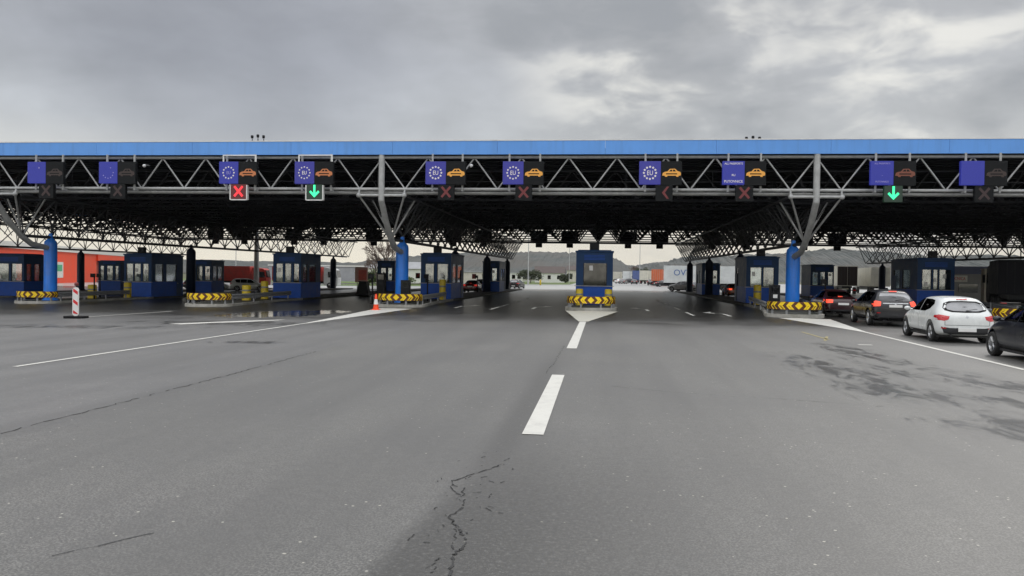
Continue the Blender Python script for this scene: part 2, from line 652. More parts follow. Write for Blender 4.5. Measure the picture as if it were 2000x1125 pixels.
def flat(name, polys, m, dz=.008, thick=0):
    mb = MB()
    for p in polys:
        vs = [Vector((x, y, 0)) for x, y in p]
        tri = tessellate_polygon([vs])
        mb.add([(x, y, gz(x) + dz) for x, y in p], [tuple(t) for t in tri])
    o = struct(name, mb, m)
    bm = bmesh.new()
    bm.from_mesh(o.data)
    for f in bm.faces:
        if f.normal.z < 0:
            f.normal_flip()
    bm.to_mesh(o.data)
    bm.free()
    return o


def strip(x0, y0, x1, y1, wd, n=6):
    """line of width wd as quads"""
    out = []
    for i in range(n):
        a, b = i / n, (i + 1) / n
        xa, ya, xb, yb = x0 + (x1 - x0) * a, y0 + (y1 - y0) * a, x0 + (x1 - x0) * b, y0 + (y1 - y0) * b
        d = Vector((xb - xa, yb - ya)).normalized()
        nx, ny = -d.y * wd / 2, d.x * wd / 2
        out.append([(xa - nx, ya - ny), (xb - nx, yb - ny), (xb + nx, yb + ny), (xa + nx, ya + ny)])
    return out


def arrow(x, y, L=4.2, turn=0):
    """lane arrow with its head away from the driver; turn bends the head"""
    sft = .09
    if not turn:
        return [[(x - sft, y), (x + sft, y), (x + sft, y + L * .62), (x - sft, y + L * .62)], [(x - .32, y + L * .62), (x + .32, y + L * .62), (x, y + L)]]
    s = turn
    return [[(x - sft, y), (x + sft, y), (x + sft, y + L * .5), (x - sft, y + L * .5)],
            [(x - sft, y + L * .5), (x + sft, y + L * .5), (x + s * .5, y + L * .74), (x + s * .5, y + L * .9)],
            [(x + s * .42, y + L * .58), (x + s * .42, y + L * 1.05), (x + s * .95, y + L * .82)]]


flat('road_line', [[(-.92, 9.5), (-.66, 9.5), (-.68, 15.35), (-.92, 15.35)]], M_WHITE)
flat('road_line', strip(-.76, 21.1, -.76, 33.8, .27), M_WHITE)
flat('road_line', strip(-11.6, 14.7, -11.35, 30, .13) + [[(-11.42, 30), (-11.28, 30), (-10.95, 36), (-10.6, 44.2), (-12.7, 44.9), (-12.1, 38)]], M_WHITE)
flat('road_line', strip(9.25, 18.6, 9.75, 31, .15) + [[(9.68, 31), (9.82, 31), (11.1, 40.4), (9.9, 40.9), (8.75, 40.8)]], M_WHITE)
flat('road_line', strip(-22.6, 31.9, -21.9, 38.8, .16), M_WHITE)
flat('road_line', [[(-16.3, 28.6), (-15.6, 28.35), (-14.9, 29.5), (-14.1, 30.1), (-13.2, 31.6), (-13.1, 32.2), (-14.5, 30.9), (-15.5, 29.7)]], M_WHITE)
flat('road_line', [[(-1.98, 44.5), (.92, 44.5), (-.55, 34), (-.95, 34)]], M_HATCH)
for x in (-6.15, 4.7):
    flat('lane_dash', [q for y in (41.5 if x > 0 else 44.2, 49.0, 57, 65) for q in strip(x, y, x, y + 4.0, .14, 1)], M_WHITE)
for x, t in ((-8.5, 1), (-3.95, 1), (2.66, -1), (6.55, -1)):
    flat('lane_arrow', arrow(x, 46.0 if x != 6.55 else 41.6, 4.6, t), M_WHITE)
flat('yellow_marking', strip(7.3, 30.2, 7.25, 26.5, .10, 3) + strip(7.6, 28, 7.0, 26.0, .09, 1), M_YELL)
flat('small_marking', [[(7.6, 24.6), (8.0, 24.6), (8.0, 24.8), (7.6, 24.8)]], M_WHITE)


def crack(pts, wd, seed, jag=.05, gap=.08, stp=.12):
    rnd = random.Random(seed)
    pp = []
    for (x0, y0), (x1, y1) in zip(pts, pts[1:]):
        n = max(2, int(math.hypot(x1 - x0, y1 - y0) / stp))
        for i in range(n):
            t = i / n
            pp.append((x0 + (x1 - x0) * t + rnd.uniform(-jag, jag), y0 + (y1 - y0) * t + rnd.uniform(-jag, jag)))
    out = []
    for a, b in zip(pp, pp[1:]):
        ww = wd * rnd.uniform(.15, 1.5)
        if rnd.random() < gap:
            continue
        d = Vector((b[0] - a[0], b[1] - a[1]))
        if d.length < 1e-4:
            continue
        d.normalize()
        nx, ny = -d.y * ww / 2, d.x * ww / 2
        out.append([(a[0] - nx, a[1] - ny), (b[0] - nx, b[1] - ny), (b[0] + nx, b[1] + ny), (a[0] + nx, a[1] + ny)])
    return out


cr = crack([(-.88, 4.5), (-.93, 4.98), (-.97, 5.3), (-.92, 5.57), (-1.06, 5.9), (-1.16, 6.15), (-1.10, 6.45), (-1.12, 6.66), (-1.30, 6.95), (-1.33, 7.23), (-1.22, 7.45), (-1.08, 7.7), (-.95, 8.0)], .017, 3, .017, .1, .045)
cr += crack([(-1.30, 7.1), (-1.20, 7.0), (-1.16, 6.8), (-1.22, 6.6)], .012, 4, .02, .1, .04) + crack([(-1.2, 6.2), (-1.1, 6.05), (-1.02, 5.7), (-1.0, 5.4)], .012, 9, .02, .15, .04)
rr = random.Random(31)
for i in range(60):
    x0, y0 = rr.gauss(-1.05, .16), rr.uniform(4.5, 8.6)
    a = rr.uniform(0, 6.28)
    L = rr.uniform(.04, .22)
    cr += crack([(x0, y0), (x0 + L * .4 * math.cos(a), y0 + L * math.sin(a))], .009, i, .014, .2, .03)
flat('pavement_crack', cr, M_CRACK, .004)
flat('pavement_crack', crack([(-6.9, 7.6), (-6.87, 8.5), (-6.8, 14), (-6.86, 18.8)], .022, 11, .03), M_CRACK, .004)
flat('pavement_crack', crack([(.2, 14.0), (1.4, 13.4), (2.84, 13.1), (4.4, 12.6)], .012, 13, .03), M_CRACK, .004)
flat('pavement_crack', crack([(-3.6, 4.9), (-3.25, 5.35), (-3.1, 5.5)], .008, 15, .02), M_CRACK, .004)
flat('pavement_crack', crack([(-1.05, 15.5), (-1.0, 18), (-.98, 22)], .012, 19, .03), M_CRACK, .004)

# ------------------------------------------------------------------ canopy

PX = [-61.1, -36.9, -12.7, 11.5, 35.7, 59.9]
YF, YB = 45.0, 113.4
HP = 24.2 / 18                                        # half a truss panel
XL, XR = PX[0] - 4 * HP, PX[-1] + 4 * HP
can = empty('border_canopy', (0, YF, 0), 'wide blue edged steel canopy spanning the whole border checkpoint', 'canopy')
can.location = (0, 0, 0)

mb = MB()
# blue edge band, built of pressed panels with narrow joints
for (ya, yb) in ((YF - .18, YF - .06), (YB + .06, YB + .18)):
    x = XL
    while x < XR - .1:
        x2 = min(XR, x + 6.05)
        mb.box(x + .006, x2 - .006, ya, yb, 8.74, 9.50)
        x = x2
for xx in (XL - .12, XR):
    mb.box(xx, xx + .12, YF - .05, YB + .05, 8.74, 9.50)
mb.build('fascia', BLUE_F, can)
mb = MB()
mb.box(XL, XR, YF - .2, YF - .02, 9.503, 9.56)
mb.build('parapet_cap', WHITEP, can)
mb = MB()
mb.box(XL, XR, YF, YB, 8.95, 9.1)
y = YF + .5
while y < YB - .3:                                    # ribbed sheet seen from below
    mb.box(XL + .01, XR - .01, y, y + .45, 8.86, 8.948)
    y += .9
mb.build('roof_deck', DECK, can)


def truss(y, m, r_w=.05, r_c=.085, front=False):
    mb = MB()
    s = 1 if front else 0
    mb.tube((XL, y, 6.79 if front else 6.7), (XR, y, 6.79 if front else 6.7), r_c, 8)
    if front:
        mb.tube((XL, y + .30, 6.60), (XR, y + .30, 6.60), r_c, 8)
    mb.tube((XL, y, 8.62), (XR, y, 8.62), r_c, 8)
    nb = int(round((XR - XL) / HP))
    for i in range(nb):
        xa, xb = XL + i * HP, XL + (i + 1) * HP
        # bottom nodes at odd panel points either side of each post
        ia = (i % 2 == 1)
        za, zb = (6.80, 8.6) if ia else (8.6, 6.80)
        mb.tube((xa, y + .05, za), (xb, y + .05, zb), r_w, 6)
    if not front and y < YB - 8:                       # struts to the next truss: a space frame
        x = XL + HP
        while x < XR - .1:
            mb.tube((x, y, 6.7), (x + HP, y + 5.7, 8.6), .065, 4, caps=False)
            mb.tube((x, y, 6.7), (x - HP, y + 5.7, 8.6), .065, 4, caps=False)
            x += 2 * HP
    return mb.build('front_truss' if front else 'transverse_truss', m, can)


truss(YF + .12, GALV, .048, .092, True)
ys = [YF + 5.7 * i for i in range(1, 12)] + [YB - .1]
for yy in ys:
    truss(yy, STEEL, .07 if yy < YF + 34 else .095, .06 if yy < YB - 1 else .15)
mb = MB()
for i in range(10):                                   # purlins between the trusses
    yy = YF + 2.85 * i + 1.4
    if yy < YB - .5:
        mb.tube((XL, yy, 6.62), (XR, yy, 6.62), .055, 5)
mb.build('purlin', STEEL, can)
mb = MB()
for zz2 in (7.35, 7.95):
    mb.tube((XL, YF + 1.1, zz2), (XR, YF + 1.1, zz2), .018, 4)
xx = XL
while xx < XR:
    mb.tube((xx, YF + 1.1, 6.75), (xx, YF + 1.1, 7.97), .018, 4)
    xx += 4.84
mb.build('catwalk_rail', STEEL, can)

# V-shaped lengthwise trusses above the column rows
ZC = 4.28
for px in PX[:5]:
    n = 24
    dy = (YB - 47.2) / n
    mb = MB()
    mb.tube((px, 47.4, 4.0), (px, YB - .6, ZC), .10, 8)
    for sx in (-1, 1):
        mb.tube((px + sx * HP, YF + .5, 6.44), (px + sx * HP, YB, 6.44), .075, 6)
    for i in range(n):
        y0 = 47.4 + i * dy
        for sx in (-1, 1):
            mb.tube((px, y0, ZC), (px + sx * HP, y0 + dy / 2, 6.42), .05, 5)
            mb.tube((px + sx * HP, y0 + dy / 2, 6.42), (px, y0 + dy, ZC), .05, 5)
            mb.tube((px + sx * HP * .5, y0, (ZC + 6.42) / 2), (px + sx * HP, y0, 6.42), .035, 4)
            mb.tube((px + sx * HP, y0, 6.42), (px + sx * HP, y0 + dy / 2, 6.95), .035, 4)
        mb.tube((px - HP, y0 + dy / 2, 6.42), (px + HP, y0 + dy / 2, 6.42), .04, 5)
        mb.ball((px, y0, ZC - .02), .13, 0, 4, 6)
    mb.build('lengthwise_truss', STEELG, can)
    # lit front bracket
    mb = MB()
    mb.path([(px, YF - .02, 8.73), (px, YF - .02, 6.15), (px, YF + 1.0, 5.0), (px, 47.3, 3.95), (px, 48.2, 3.5), (px, 49.7, 3.3)], .175, 14)
    mb.tube((px - HP, YF - .02, 6.42), (px + HP, YF - .02, 6.42), .085, 10)
    for sx in (-1, 1):
        mb.ball((px + sx * HP, YF - .02, 6.42), .15, 0, 6, 10)
        mb.tube((px + sx * HP, YF, 6.42), (px + sx * .05, 47.2, 4.0), .06, 8)
        mb.tube((px + sx * HP, YF + 2.7, 6.42), (px, 47.4, 4.05), .055, 8)
        mb.tube((px + sx * HP, YF - .02, 6.42), (px + sx * HP, YF + .12, 6.8), .06, 8)
    mb.build('front_bracket', GALV, can)
    for cy in (50.0, 68.5, 88.0, 107.0):
        g = gz(px)
        mb = MB()
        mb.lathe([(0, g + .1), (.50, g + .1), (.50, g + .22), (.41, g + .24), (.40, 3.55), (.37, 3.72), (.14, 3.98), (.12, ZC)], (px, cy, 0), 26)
        mb.build('column', BLUE_C if cy < 60 else BLUE_C_SHADE, can)  # inner rows take the shade-darkened copy

# floodlight clusters standing on the roof edge
FLO = [(-21.2, 46.5, 'three small dark floodlights on the roof edge above the left lane signs'), (8.0, 46.5, 'three low dark floodlights on the roof edge left of the right post')]
for i, (fx, fy, lb) in enumerate(FLO):
    t = empty('roof_floodlight', (fx, fy, 9.1), lb, 'floodlight')
    for j in range(3):
        hh = (1.02 if i == 0 else .80) + (.05 if j == 1 else 0)
        mb = MB()
        mb.tube((j * .36, 0, 0), (j * .36, 0, hh - .18), .03, 6)
        mb.build('stem', DARKM, t)
        mb = MB()
        mb.lathe([(0, -.10), (.07, -.08), (.085, .05), (.07, .10), (0, .10)], (j * .36, -.02, hh - .05), 12)
        mb.build('lamp_head', DARKM, t)

# ------------------------------------------------------------------ islands, barriers, boards
ISL = [  # nose x, nose-centre y, row x, row y, name
    (-49.3, 50.5, -49.0, 56),
    (-36.7, 48.6, -36.9, 54),
    (-23.5, 45.9, -24.2, 53),
    (-12.0, 46.9, -12.5, 53),
    (-.58, 45.8, -.5, 50),
    (9.85, 42.4, 11.5, 52),
    (18.6, 37.6, 23.4, 54)]
HA, HB = 1.36, 1.0


def nose(cx, cy, a, b, n=20):
    return [(cx - a * math.cos(PI * i / n), cy - b * math.sin(PI * i / n)) for i in range(n + 1)]


LBL = ['yellow chevron board on the half hidden island at the far left',
       'yellow chevron board in front of the leftmost blue column',
       'yellow chevron board on the island without a column, left of the traffic cone',
       'yellow chevron board behind the orange traffic cone',
       'yellow chevron board below the central blue booth',
       'yellow chevron board left of the queuing dark red car',
       'partly hidden yellow chevron board right of the white car']
for ii, (nx, ny, rx, ry) in enumerate(ISL):
    g = gz(nx)
    mb = MB()
    out = nose(nx, ny, HA + .1, HB + .12) + [(rx + 1.45, ry), (rx + 1.45, 111.5), (rx - 1.45, 111.5), (rx - 1.45, ry)]
    tri = tessellate_polygon([[Vector((x, y, 0)) for x, y in out]])
    n = len(out)
    mb.add([(x, y, g + .15) for x, y in out] + [(x, y, g - .05) for x, y in out],
           [tuple(t) for t in tri] + [(i, (i + 1) % n, n + (i + 1) % n, n + i) for i in range(n)])
    # raised lighter kerb lip
    struct('kerb_island', mb, M_ISL)
    lip = MB()
    no = nose(nx, ny, HA + .12, HB + .14)
    ni = nose(nx, ny, HA - .06, HB - .04)
    path_o = [(rx - 1.47, ry + 6)] + [(rx - 1.47, ry)] + no + [(rx + 1.47, ry), (rx + 1.47, ry + 6)]
    path_i = [(rx - 1.29, ry + 6)] + [(rx - 1.29, ry)] + ni + [(rx + 1.29, ry), (rx + 1.29, ry + 6)]
    m_ = len(path_o)
    lip.add([(x, y, g - .04) for x, y in path_o] + [(x, y, g + .17) for x, y in path_o] + [(x, y, g + .17) for x, y in path_i] + [(x, y, g + .10) for x, y in path_i],
            [(a * m_ + i, a * m_ + i + 1, (a + 1) * m_ + i + 1, (a + 1) * m_ + i) for a in range(3) for i in range(m_ - 1)])
    struct('kerb', lip, M_KERB)
    if ii == 0:
        continue
    # barrier board
    t = empty('chevron_board', (nx, ny, g), LBL[ii], 'chevron board', 'yellow chevron boards round the island noses')
    N = 96
    pts = [Vector((-HA * math.cos(PI * i / N), -HB * math.sin(PI * i / N))) for i in range(N + 1)]
    S = [0]
    for a, b in zip(pts, pts[1:]):
        S.append(S[-1] + (b - a).length)
    T = S[-1]

    def on(s, z, off=0.0):
        s = min(max(s, 0), T - 1e-6)
        j = next(i for i in range(N) if S[i + 1] > s)
        f = (s - S[j]) / (S[j + 1] - S[j])
        p = pts[j].lerp(pts[j + 1], f)
        d = (pts[j + 1] - pts[j]).normalized()
        nrm = Vector((d.y, -d.x))
        return (p.x + nrm.x * off, p.y + nrm.y * off, z)
    z0, z1 = .40, .80
    mb = MB()
    NS = 48
    for i in range(NS):
        a, b = T * i / NS, T * (i + 1) / NS
        mb.add([on(a, z0), on(b, z0), on(b, z1), on(a, z1), on(a, z0, -.03), on(b, z0, -.03), on(b, z1, -.03), on(a, z1, -.03)],
               [(0, 1, 2, 3), (5, 4, 7, 6), (3, 2, 6, 7), (1, 0, 4, 5)])
    zm, hh = (z0 + z1) / 2, (z1 - z0) / 2 - .015
    pitch = T / 9.0
    for c in range(-4, 5):
        sc_ = T / 2 + c * pitch
        if c == 0:
            dd = .19
            for q4 in ([(0, -hh), (dd, 0), (0, hh), (-dd, 0)],):
                mb.add([on(sc_ + a, zm + b, .005) for a, b in q4], [(0, 1, 2, 3)], 1)
            continue
        sg = 1 if c > 0 else -1
        tw, lead = .235, .16
        for h0, h1 in ((-hh, 0), (0, hh)):
            for u in range(3):
                ha, hb = h0 + (h1 - h0) * u / 3, h0 + (h1 - h0) * (u + 1) / 3
                xa = sg * (lead * (1 - abs(ha) / hh))
                xb = sg * (lead * (1 - abs(hb) / hh))
                q4 = [(xa - sg * tw / 2, ha), (xa + sg * tw / 2, ha), (xb + sg * tw / 2, hb), (xb - sg * tw / 2, hb)]
                mb.add([on(sc_ + a - sg * lead / 2, zm + b, .005) for a, b in q4], [(0, 1, 2, 3)], 1)
    mb.build('board', [HAZB, YELB], t, fix=True)
    for s in (.12, .34, .66, .88):
        mb = MB()
        p = on(T * s, 0, -.09)
        mb.box(p[0] - .05, p[0] + .05, p[1] - .05, p[1] + .05, .14, .74)
        mb.build('post', GREYP, t)
    # W-beam guard rails running back along the island
    for sx in (-1, 1):
        lb = {(-1): 'left', 1: 'right'}[sx]
        ex, ey = nx + sx * HA, ny
        fx, fy = rx + sx * 1.3, (57.0 if ii != 4 else 49.5)
        t2 = empty('guard_rail', (ex, ey, g), 'grey guard rail on the %s side behind the %s' % (lb, {1: 'leftmost chevron board', 2: 'second chevron board from the left', 3: 'chevron board with the cone', 4: 'central chevron board', 5: 'chevron board beside the dark red car', 6: 'rightmost chevron board'}[ii]), 'guard rail', 'guard rails along the booth islands')
        L = math.hypot(fx - ex, fy - ey)
        t2.rotation_euler = (0, 0, math.atan2(fy - ey, fx - ex))
        mb = MB()
        prof = [(0, .44), (.05, .48), (.05, .54), (0, .59), (.05, .64), (.05, .70), (0, .74)]
        for (a, b), (c, d) in zip(prof, prof[1:]):
            a2, c2 = sx * -a, sx * -c
            mb.add([(0, a2, b), (L, a2, b), (L, c2, d), (0, c2, d)], [(0, 1, 2, 3)])
        mb.build('beam', GREYP, t2)
        for j in range(4):
            mb = MB()
            xx = .4 + (L - .8) * j / 3
            mb.box(xx - .05, xx + .05, sx * .02, sx * .10, .14, .72)
            mb.build('post', GREYP, t2)


# ------------------------------------------------------------------ booths
def wall(mb_s, mb_t, glist, p0, p1, wins, H, sill=1.2, head=2.62, th=.08):
    """wall between plan points p0, p1 (outer face to the right of the direction), with window openings wins=[(f0,f1)]"""
    p0, p1 = Vector(p0), Vector(p1)
    d = p1 - p0
    L = d.length
    d.normalize()
    nrm = Vector((-d.y, d.x))      # inward

    def slab(mb, a, b, z0, z1, o0=0.0, o1=None, m=0):
        o1 = th if o1 is None else o1
        vs = []
        for z in (z0, z1):
            for s, o in ((a, o0), (b, o0), (b, o1), (a, o1)):
                q = p0 + d * s + nrm * o
                vs.append((q.x, q.y, z))
        mb.add(vs, [(0, 3, 2, 1), (4, 5, 6, 7), (0, 1, 5, 4), (1, 2, 6, 5), (2, 3, 7, 6), (3, 0, 4, 7)], m)
    slab(mb_s, 0, L, .02, sill)
    slab(mb_t, 0, L, head, H)
    prev = 0
    for f0, f1 in list(wins) + [(1.0, 1.0)]:
        a = f0 * L
        if a - prev > .01:
            slab(mb_t, prev, a, sill + .002, head - .002)
        if f1 > f0:
            g = MB()
            slab(g, a, f1 * L, sill + .002, head - .002, .03, .04)
            fr = MB()
            e = .035
            slab(fr, a, f1 * L, sill + .004, sill + .04, -.006, .06)
            slab(fr, a, a + e, sill + .042, head - .006, -.006, .06)
            slab(fr, f1 * L - e, f1 * L, sill + .042, head - .006, -.006, .06)
            glist.append((g, fr))
        prev = f1 * L


def booth(x, y, w_, d_, label, front, left=(), right=(), back=None, H=3.3, glassm=None, lamp=True, group=None, roof_over=.06, base=None, blinds=False):
    base = gz(x) + .15 if base is None else base
    t = empty('inspection_booth', (x, y, base), label, 'booth', group)
    ms_, mt_ = MB(), MB()
    gl = []
    a = w_ / 2
    back = front if back is None else back
    wall(ms_, mt_, gl, (-a, 0), (a, 0), front, H)
    wall(ms_, mt_, gl, (a, .081), (a, d_ - .081), right, H)
    wall(ms_, mt_, gl, (a, d_), (-a, d_), back, H)
    wall(ms_, mt_, gl, (-a, d_ - .081), (-a, .081), left, H)
    ms_.build('lower_panel', BLUE_B, t)
    mt_.build('upper_wall', NAVY, t)
    mb = MB()
    mb.box(-a - roof_over, a + roof_over, -roof_over, d_ + roof_over, H + .003, H + .10)
    mb.box(-a + .1, a - .1, .1, d_ - .1, H + .102, H + .16)
    mb.build('roof', NAVY, t, .02)
    mb = MB()
    mb.box(-a + .09, a - .09, .09, d_ - .09, 0, .03)
    mb.build('floor', DARKM, t)
    mb = MB()
    mb.box(-a + .25, a - .25, .35, 1.0, 1.02, 1.06)
    mb.box(-a + .3, -a + .36, .4, .95, .03, 1.02)
    mb.box(a - .36, a - .3, .4, .95, .03, 1.02)
    mb.box(-.2, .2, .45, .62, 1.06, 1.42)
    mb.build('desk', GREYP, t)
    mb = MB()
    mb.box(-a - .09, a + .09, -.09, -.002, 1.16, 1.198)
    mb.build('sill', GALV, t)
    for g, fr in gl:
        f = fr.build('window', DARKM, t)
        g.build('pane', glassm or GLASS, f)
    rb = random.Random(int(abs(x) * 10 + y))
    for (f0, f1) in front[:3]:
        if f1 - f0 < .2 and rb.random() < .3:
            continue
        nx_ = -a + w_ * (f0 + (f1 - f0) * rb.uniform(.3, .6))
        nz_ = rb.uniform(1.35, 2.2)
        mb = MB()
        mb.box(nx_ - .11, nx_ + .11, .012, .018, nz_, nz_ + .3)
        mb.build('notice', WHITEP, t)
    # side door with handle and a louvre strip under the roof
    for sx in ([1] if right else []) + ([-1] if left else []):
        mb = MB()
        dy0, dy1 = d_ * .78, d_ * .78 + .85
        if dy1 < d_ - .1:
            x0, x1 = (a + .003, a + .03) if sx > 0 else (-a - .03, -a - .003)
            mb.box(x0, x1, dy0, dy1, .05, 2.2)
            dd_ = mb.build('door', NAVY, t, .008)
            mb = MB()
            x0, x1 = (a + .031, a + .08) if sx > 0 else (-a - .08, -a - .031)
            mb.box(x0, x1, dy0 + .06, dy0 + .18, 1.05, 1.09)
            mb.build('handle', GALV, dd_)
    mb = MB()
    for q_ in range(4):
        mb.box(-a + .5, a - .5, -.02, -.003, 2.82 + q_ * .09, 2.86 + q_ * .09)
    mb.build('louvre', BLUE_B, t)
    if blinds:
        mb = MB()
        for k_ in range(9):
            mb.box(-a + .25 + k_ * .17, -a + .37 + k_ * .17, .16, .17, 1.25, 2.6)
        mb.build('blind', WHITEP, t)
    if lamp:
        mb = MB()
        mb.box(-.32, .28, .5, .75, H + .16, H + .66)
        lm = mb.build('roof_lamp', DARKM, t, .02)
        mb = MB()
        mb.lathe([(0, -.10), (.19, -.10), (.21, 0), (.21, .06)], (0, 0, 0), 16)
        ln = mb.build('lens', BLACK, lm)
        ln.rotation_euler = (PI / 2, 0, 0)
        ln.location = (.06, .5, H + .42)
        ln.rotation_euler = (R(90), 0, 0)
    return t


booth(-.47, 50.6, 2.3, 5.2, 'central blue booth with one wide dark front window behind the chevron board', [(.20, .84)], [(.05, .3), (.4, .6)], [(.05, .3), (.4, .6)], [(.15, .85)], glassm=GLASSD, base=.15)
booth(-36.55, 59.6, 2.3, 4.8, 'blue booth between the leftmost column and the second chevron board', [(.08, .34), (.37, .62), (.68, .9)], (), [(.1, .35), (.45, .8)], [(.1, .9)], blinds=True)
booth(-23.85, 58.6, 2.2, 4.3, 'blue booth behind the yellow bollard right of the second chevron board', [(.1, .36), (.42, .66), (.74, .94)], (), [(.08, .3), (.4, .75)], [(.1, .9)])
booth(-12.3, 58.6, 2.3, 5.4, 'blue booth right of the column with the traffic cone', [(.14, .44), (.54, .95)], (), [(.1, .4), (.5, .9)], [(.1, .5)])
booth(11.65, 60.0, 2.3, 5.0, 'blue booth with bright white front windows left of the right blue column', [(.12, .48), (.52, .86)], [(.1, .3)], (), [(.1, .9)])
booth(23.45, 59.4, 2.5, 5.2, 'wide blue booth behind the white hatchback', [(.12, .38), (.42, .56), (.58, .90)], [(.1, .35), (.45, .75)], (), [(.1, .9)])
booth(-47.9, 59.8, 2.9, 2.4, 'large blue booth cut off by the left edge of the picture', [(.1, .55), (.62, .95)], (), [(.1, .35), (.5, .8)], [(.1, .9)], lamp=False)
booth(-12.3, 88.5, 1.9, 5.6, 'far navy booth beside the left lane, second in its row', [(.1, .35), (.55, .85)], (), [(.2, .5), (.6, .85)], [(.1, .9)], lamp=False)
booth(11.7, 88.0, 1.9, 5.6, 'far navy booth beside the right lane, second in its row', [(.15, .42), (.6, .85)], [(.15, .4), (.55, .75)], (), [(.1, .9)], lamp=False)
booth(-38.9, 74.0, 2.3, 2.6, 'dark booth seen through above the second chevron board', [(.06, .28), (.35, .6), (.7, .94)], (), [(.1, .45), (.5, .9)], [(.06, .94)], H=3.1, lamp=False)
booth(-47.7, 73.0, 2.3, 5.0, 'dark booth in front of the red warehouse', [(.08, .26), (.38, .66), (.76, .93)], (), [(.2, .8)], [(.06, .94)], H=3.0, lamp=False)
booth(-24.2, 88.0, 2.0, 4.0, 'narrow dark booth half hidden behind the left blue column', [(.2, .5), (.6, .85)], (), [(.2, .7)], [(.1, .9)], lamp=False)
booth(23.4, 88.5, 2.4, 4.0, 'dark booth with three bright windows right of the right blue column', [(.08, .32), (.4, .62), (.74, .96)], (), (), [(.06, .94)], lamp=False)


# ------------------------------------------------------------------ overhead lane signs
BLUEP = emit('sign_blue_field', lin(54, 60, 170), .55, lin(24, 30, 95))
PURP = emit('sign_violet_field', lin(62, 62, 160), .55, lin(28, 30, 90))
DISP = mat('dead_led_matrix', (.010, .011, .012), .7, var=.3, scale=30, spec=.2)
AMB = emit('amber_led', lin(240, 170, 65), .8)
AMB2 = emit('orange_led', lin(225, 135, 75), .6)
AMBD = emit('dim_orange_led', lin(150, 75, 45), .5)
AMBDD = emit('very_dim_led', lin(90, 50, 35), .2)
STARW = emit('white_led', lin(225, 220, 215), .9)
STARD = emit('dim_white_led', lin(150, 145, 205), .8)
REDL = emit('red_led', lin(255, 50, 60), 1.6)
REDB = emit('red_led_ground', lin(120, 10, 15), .5)
REDD = emit('dim_red_led', lin(150, 35, 40), .4)
REDDD = emit('faint_red_led', lin(85, 30, 30), .22)
GRNL = emit('green_led', lin(60, 255, 170), 1.7)
GRNB = emit('green_led_ground', lin(8, 70, 40), .35)
CAMW = mat('camera_white', (.6, .6, .6), .3, var=.05)


def car_icon(parent, m, s=1.0):
    mb = MB()
    y0, y1 = -.135, -.125
    body = [(-.50, -.12), (-.47, .02), (-.36, .08), (-.22, .10), (-.10, .24), (.18, .25), (.32, .12), (.46, .08), (.50, -.02), (.48, -.12), (.38, -.13), (.36, -.19), (.26, -.19), (.24, -.13), (-.22, -.13), (-.24, -.19), (-.34, -.19), (-.37, -.13)]
    mb.prism([(x * s, z * s) for x, z in body], 'y', y0, y1)
    o = mb.build('car_symbol', m, parent, loc=(.58, 0, -.02))
    mb = MB()
    mb.prism([(x * s, z * s) for x, z in [(-.14, .10), (-.06, .19), (.03, .2), (.03, .10)]], 'y', y0 - .004, y0 - .001)
    mb.prism([(x * s, z * s) for x, z in [(.07, .10), (.07, .2), (.16, .2), (.24, .10)]], 'y', y0 - .004, y0 - .001)
    mb.prism([(x * s, z * s) for x, z in [(-.3, -.06), (-.3, .0), (.3, .0), (.3, -.06)]], 'y', y0 - .004, y0 - .001)
    mb.build('window_gap', DISP, o)
    return o


def ring(parent, m, idx=range(12), r=.33, sz=.055):
    mb = MB()
    for i in idx:
        a = PI / 2 - i * PI / 6
        cx, cz = r * math.cos(a), r * math.sin(a)
        st = []
        for q in range(10):
            rr = sz if q % 2 == 0 else sz * .5
            st.append((cx + rr * math.sin(q * PI / 5), cz + rr * math.cos(q * PI / 5)))
        mb.prism(st, 'y', -.135, -.125)
    return mb.build('star_ring', m, parent, loc=(-.58, 0, 0))


